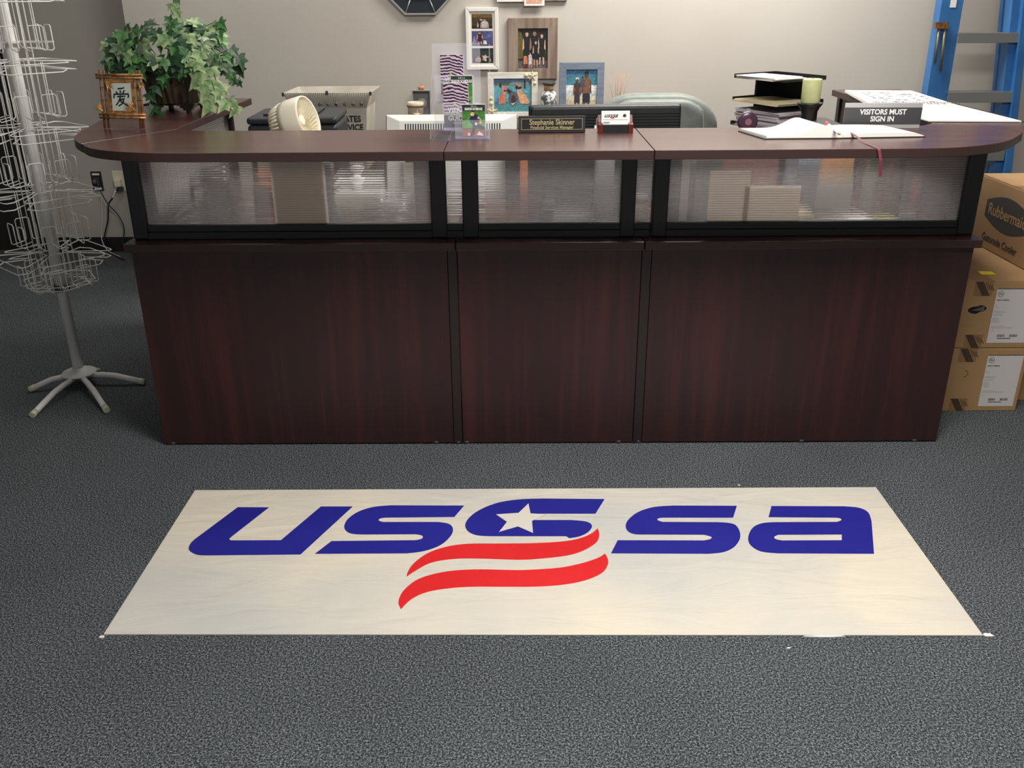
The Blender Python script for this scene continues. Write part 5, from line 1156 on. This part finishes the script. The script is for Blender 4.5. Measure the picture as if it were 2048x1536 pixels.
simple('sticky_pad', 'yellow-green sticky pad beside the loose notes', 'notepad', 1.235, 0.15, [('pad', MB().box(-0.035, -0.035, 0, 0.035, 0.035, 0.03), cm(206, 210, 110))], 0.2)
simple('steel_cup', 'small grey metal cup near right end of right glass screen', 'cup', 1.30, 0.135, [('body', MB().lathe([(0.024, 0), (0.027, 0.05), (0.024, 0.048)], 20), cm(120, 112, 110))])
simple('paper_tray', 'low cream paper tray right of taped sheets', 'tray', 0.93, 0.225, [('tray', MB().box(-0.07, -0.09, 0, 0.06, 0.1, 0.05), cm(222, 206, 160))])

# ------------------------------------------------------------ ladder
LYL = 1.86
ld = thing('stepladder', 'blue fiberglass stepladder with aluminium steps leaning by back wall', 'ladder', (2.25, LYL, 0))
m_lad = noisy('blue_fibreglass', S(44, 100, 158), S(54, 112, 168), nscale=8, rough=0.4)
def rail(p0, p1, wpx, y, nm='rail', dpth=0.07):
    a, c = at(*p0, 'y', y), at(*p1, 'y', y); d = (c-a); k = (0-a.z)/d.z; bot = a+d*k; kt = (1.9-a.z)/d.z; tp_ = a+d*kt
    hw_ = wpx/2*4.75/FPX; b = MB(); vs = []
    for q in (bot, tp_):
        x = q.x-2.25; vs += [(x-hw_, y-LYL, q.z), (x+hw_, y-LYL, q.z), (x+hw_, y-LYL+0.012, q.z), (x-hw_+0.008, y-LYL+0.012, q.z), (x-hw_+0.008, y-LYL+dpth, q.z), (x-hw_, y-LYL+dpth, q.z)]
    fs = [[0, 1, 2, 3, 4, 5][::-1], [6, 7, 8, 9, 10, 11]]+[(i, (i+1) % 6, 6+(i+1) % 6, 6+i) for i in range(6)]
    b.add(vs, fs); return b.build(nm, m_lad, ld, bevel=0.001)
rail((1906, 0), (1873, 200), 40, LYL); rail((2039, 0), (2012, 250), 25, LYL)
rail((2055, 0), (2027, 250), 14, LYL-0.03, dpth=0.03); rail((2012, 40), (1988, 300), 18, LYL+0.12, 'rear_rail', 0.03); rail((1893, 0), (1862, 180), 14, LYL+0.12, 'rear_rail', 0.03)
for (x0, x1, y0, y1) in ((1914, 2038, 66, 86), (1893, 2024, 184, 205), (1872, 2008, 298, 321), (1856, 1992, 408, 432)):
    a, c = at(x0, y0, 'y', LYL), at(x1, y0, 'y', LYL); zb_ = at(x0, y1, 'y', LYL).z
    MB().box(a.x-2.25, -0.02, zb_, c.x-2.25, -0.016, a.z).box(a.x-2.25, -0.016, a.z-0.004, c.x-2.25, 0.07, a.z).build('step', m_steel, ld, bevel=0.001)
MB().box(at(1872, 45, 'y', LYL).x-2.25-0.012, -0.03, at(1872, 57, 'y', LYL).z, at(1893, 45, 'y', LYL).x-2.25, -0.004, at(1872, 44, 'y', LYL).z).build('hinge_plate', m_bamd, ld)
for px0, px1, q0, q1 in ((1878, 1870, 57, 126), (1890, 1881, 57, 142)):
    a, c = at(px0, q0, 'y', LYL-0.02), at(px1, q1, 'y', LYL-0.02); MB().tube([(a.x-2.25, -0.02, a.z), (c.x-2.25, -0.02, c.z)], 0.006, 8).build('spreader_bar', mat('tarnished_brass', S(132, 122, 92), 0.4, 0.5), ld)
a = at(1905, 6, 'y', LYL); MB().box(a.x-2.25-0.010, -0.003, a.z-0.02, a.x-2.25+0.018, -0.001, a.z+0.09).build('sticker', m_paper, ld)
a, c = at(1975, 318, 'y', LYL+0.1), at(2003, 336, 'y', LYL+0.1); MB().tube([(a.x-2.25, 0.1, a.z), (c.x-2.25, 0.1, c.z-.05)], 0.008, 6).build('brace', m_steel, ld)

# ------------------------------------------------------------ cardboard boxes
m_card = noisy('kraft_cardboard', S(158, 124, 84), S(168, 133, 92), nscale=5, rough=0.8, detail=4)
m_tape = mat('printed_tape', S(142, 108, 70), 0.35); m_tink = mat('tape_ink', S(58, 48, 40), 0.5); m_dk = mat('charcoal_print', S(62, 60, 58), 0.7)
m_tag = mat('label_paper', S(206, 200, 196), 0.6); m_faint = mat('faint_print', S(150, 146, 146), 0.7)
GB = 'stacked cardboard boxes'
def carton(name, lab, x0, y0, z0, x1, y1, z1, seam='y'):
    t = thing(name, lab, 'box', ((x0+x1)/2, y0, z0), 0, GB); hw_ = (x1-x0)/2; D = y1-y0; H = z1-z0
    MB().box(-hw_, 0, 0, hw_, D, H-0.004).build('carton_body', m_card, t, bevel=0.003)
    if seam == 'y':
        MB().box(-hw_+.001, 0.001, H-0.004, -0.0012, D-.001, H-0.0005).build('flap', m_card, t); MB().box(0.0012, 0.001, H-0.004, hw_-.001, D-.001, H-0.0005).build('flap', m_card, t)
    return t, hw_, D, H
def labelled_box(lab, x0, z0, z1, lx, xt, open_hole):
    t, hw_, D, H = carton('cardboard_box', lab, x0, 0.26, z0, x0+0.40, 0.76, z1)
    ox = x0+0.20; tx = xt-ox
    MB().box(tx-0.035, 0.001, H-0.0004, tx+0.035, D*0.95, H+0.0002).build('tape', m_tape, t)
    for zc_ in (H-0.028, 0.026):
        MB().box(tx-0.033, -0.0006, zc_-0.027, tx+0.033, 0.0, zc_+0.027).build('tape', m_tape, t)
        b = MB()
        for k in range(4):
            xx = tx-0.032+k*0.007; b.add([(xx+0.0, -0.0011, zc_+0.026), (xx+0.006, -0.0011, zc_+0.026), (xx+0.036, -0.0011, zc_-0.026), (xx+0.030, -0.0011, zc_-0.026)], [(3, 2, 1, 0)])
        for k in range(4):
            xx = tx+0.004+k*0.007; b.add([(xx, -0.0011, zc_+0.022-k*.003), (xx+0.002, -0.0011, zc_+0.022-k*.003), (xx+0.016, -0.0011, zc_-0.004-k*.001), (xx+0.014, -0.0011, zc_-0.004-k*.001)], [(3, 2, 1, 0)])
        b.build('tape_print', m_tink, t)
    b = MB(); zh = H*0.60
    if open_hole:
        P = [(tx-0.010+0.035*math.cos(q)*(1.0 if math.cos(q) > 0 else 0.9), zh+0.014*math.sin(q)) for q in [2*PI*k/16 for k in range(16)]]
        P = [(x, z if x > tx-0.01 else z-0.006) for x, z in P]
        b.add([(x, -0.0008, z) for x, z in P], [list(range(16))]); b.build('hand_hole', m_blacks, t)
        MB().add([(tx-0.03, -0.0015, zh-0.008), (tx+0.015, -0.0015, zh+0.010), (tx+0.018, -0.0015, zh-0.010)], [(2, 1, 0)]).build('hole_flap', mat('inner_grey', S(96, 88, 80), 0.6), t)
    else:
        b.tube([(tx+0.0+0.014*math.cos(q), -0.0002, zh+0.013*math.sin(q)) for q in [PI/2-PI*k/10 for k in range(11)]], 0.001, 4); b.build('hand_hole', m_tink, t)
    lp = MB().box(lx[0]-ox, -0.0009, 0.020, lx[1]-ox, -0.0001, 0.020+lx[2]).build('shipping_label', m_tag, t); x = lx[0]-ox; top_ = 0.020+lx[2]
    b = MB()
    for (dx, dz, w_, h_) in [(0.004, 0.062, 0.010, .0012), (0.004, 0.068, 0.016, .0012), (0.004, 0.083, 0.035, .0012), (0.004, 0.087, 0.045, .001), (0.004, 0.093, 0.03, .0012), (0.004, 0.099, 0.035, .001), (0.004, 0.109, 0.02, .0012)]+[(0.004, 0.113+0.0035*k, random.uniform(.018, .03), .0008) for k in range(5)]+[(0.004, 0.140, 0.05, .001), (0.004, 0.146, 0.08, .0018), (0.004, 0.158, 0.015, .001)]:
        b.box(x+dx, -0.0012, top_-dz-h_, x+dx+w_, -0.0009, top_-dz)
    b.build('label_text', m_faint, lp)
    b = MB()
    for x_, w_ in ((0.034, 0.026), (0.078, 0.030)):
        xx = x_
        while xx < x_+w_: ww = random.choice((.0006, .0012, .0018)); b.box(x+xx, -0.0012, top_-0.183, x+xx+ww, -0.0009, top_-0.173); xx += ww+random.choice((.0007, .0013))
    b.box(x+0.035, -0.0012, top_-0.190, x+0.085, -0.0009, top_-0.187)
    b.build('barcode', m_dk, lp)
    b = MB(); b.tube([(x+0.016+0.010*math.cos(2*PI*k/24), -0.0012, top_-0.017+0.010*math.sin(2*PI*k/24)) for k in range(24)], 0.0007, 4, closed=True); b.build('round_logo', m_dk, lp)
    txt(lp, 'DELL', 0.0078, x+0.016, top_-0.017, -0.0013, m_dk, 0.85, 0.0002); txt(lp, 'Inspiron Desktop', 0.0068, x+0.005, top_-0.040, -0.0013, m_dk, 0.95, 0.0002, 'LEFT')
    MB().box(lx[0]-ox+.002, -0.0011, top_+0.0003, lx[1]-ox, -0.0002, top_+0.003).build('label_edge', m_dk, t)
    return t
labelled_box('lowest kraft carton with white shipping label, on carpet right of desk', 1.487, 0.0, 0.2565, (1.740, 1.872, 0.206), 1.664, False)
labelled_box('middle kraft carton with white shipping label and open hand hole, under tilted-away top box', 1.500, 0.257, 0.5135, (1.722, 1.862, 0.206), 1.672, True)
y_ = at(1973, 546, 'z', 0.514); tag(MB().box(-0.026, -0.02, 0, 0.026, 0.02, 0.0008).build('yellow_strip', mat('yellow_sticker', S(246, 222, 50), 0.5), loc=(y_.x, y_.y, 0.5140), bevel=0.0002, rot=(0, 0, -0.06)), 'short bright yellow sticker strip on top of middle carton', 'sticker')
for z0, lab in ((0.0, 'plain kraft carton at floor level, right edge behind labelled cartons'), (0.257, 'plain kraft carton second from floor at right edge, carrying top box')):
    carton('cardboard_box', lab, 1.905, 0.355, z0, 2.42, 0.86, z0+0.256)
t, hw_, D, H = carton('cooler_box', 'large kraft cooler carton with dark oval brand panel, topmost of the boxes', 1.88, 0.255, 0.5145, 2.40, 0.85, 0.79)
ox, oy, oz = t.location
# print on the face that looks left (x = 1.88)
MF = Matrix.Translation((-hw_-0.0008, 0, 0)) @ Matrix.Rotation(-PI/2, 4, 'Z')   # local x runs toward the camera
def fy(px, py): q = at(px, py, 'x', 1.88); return (-(q.y-oy), q.z-oz)
Pt = [fy(*q) for q in ((1974, 405), (1990, 406), (2008, 410), (2030, 420), (2046, 430))]; Pb = [fy(*q) for q in ((2046, 471), (2020, 464), (2000, 455), (1984, 446), (1968, 434))]
xr = Pt[-1][0]
mir = [(2*xr-p_[0]+0.0, p_[1]) for p_ in Pt[::-1][1:]]
cxp = Pt[0][0]; wid = 0.34
zt_, zb_ = H-0.083, 0.122
Pp = [(cxp+wid*k/16, zt_-0.004+0.036*math.sin(PI*k/16)*1.0) for k in range(17)]+[(cxp+wid-wid*k/16, zb_+0.004-0.036*math.sin(PI*k/16)) for k in range(17)]
MB().add([MF @ Vector((p_[0], 0, p_[1])) for p_ in Pp], [list(range(34))]).build('dark_oval', m_dk, t)
txt(t, 'Rubbermaid', 0.062, cxp+wid/2, (zt_+zb_)/2, -0.0006, m_card, 0.97, 0.0012, M_=MF)
txt(t, 'Gatorade Cooler', 0.040, cxp+0.012, 0.045, -0.0002, m_dk, 0.98, 0.0008, 'LEFT', M_=MF)
MB().box(-hw_+.002, D*0.5-0.02, H-0.0004, hw_-.002, D*0.5+0.03, H+0.0002).build('tape', m_tape, t)
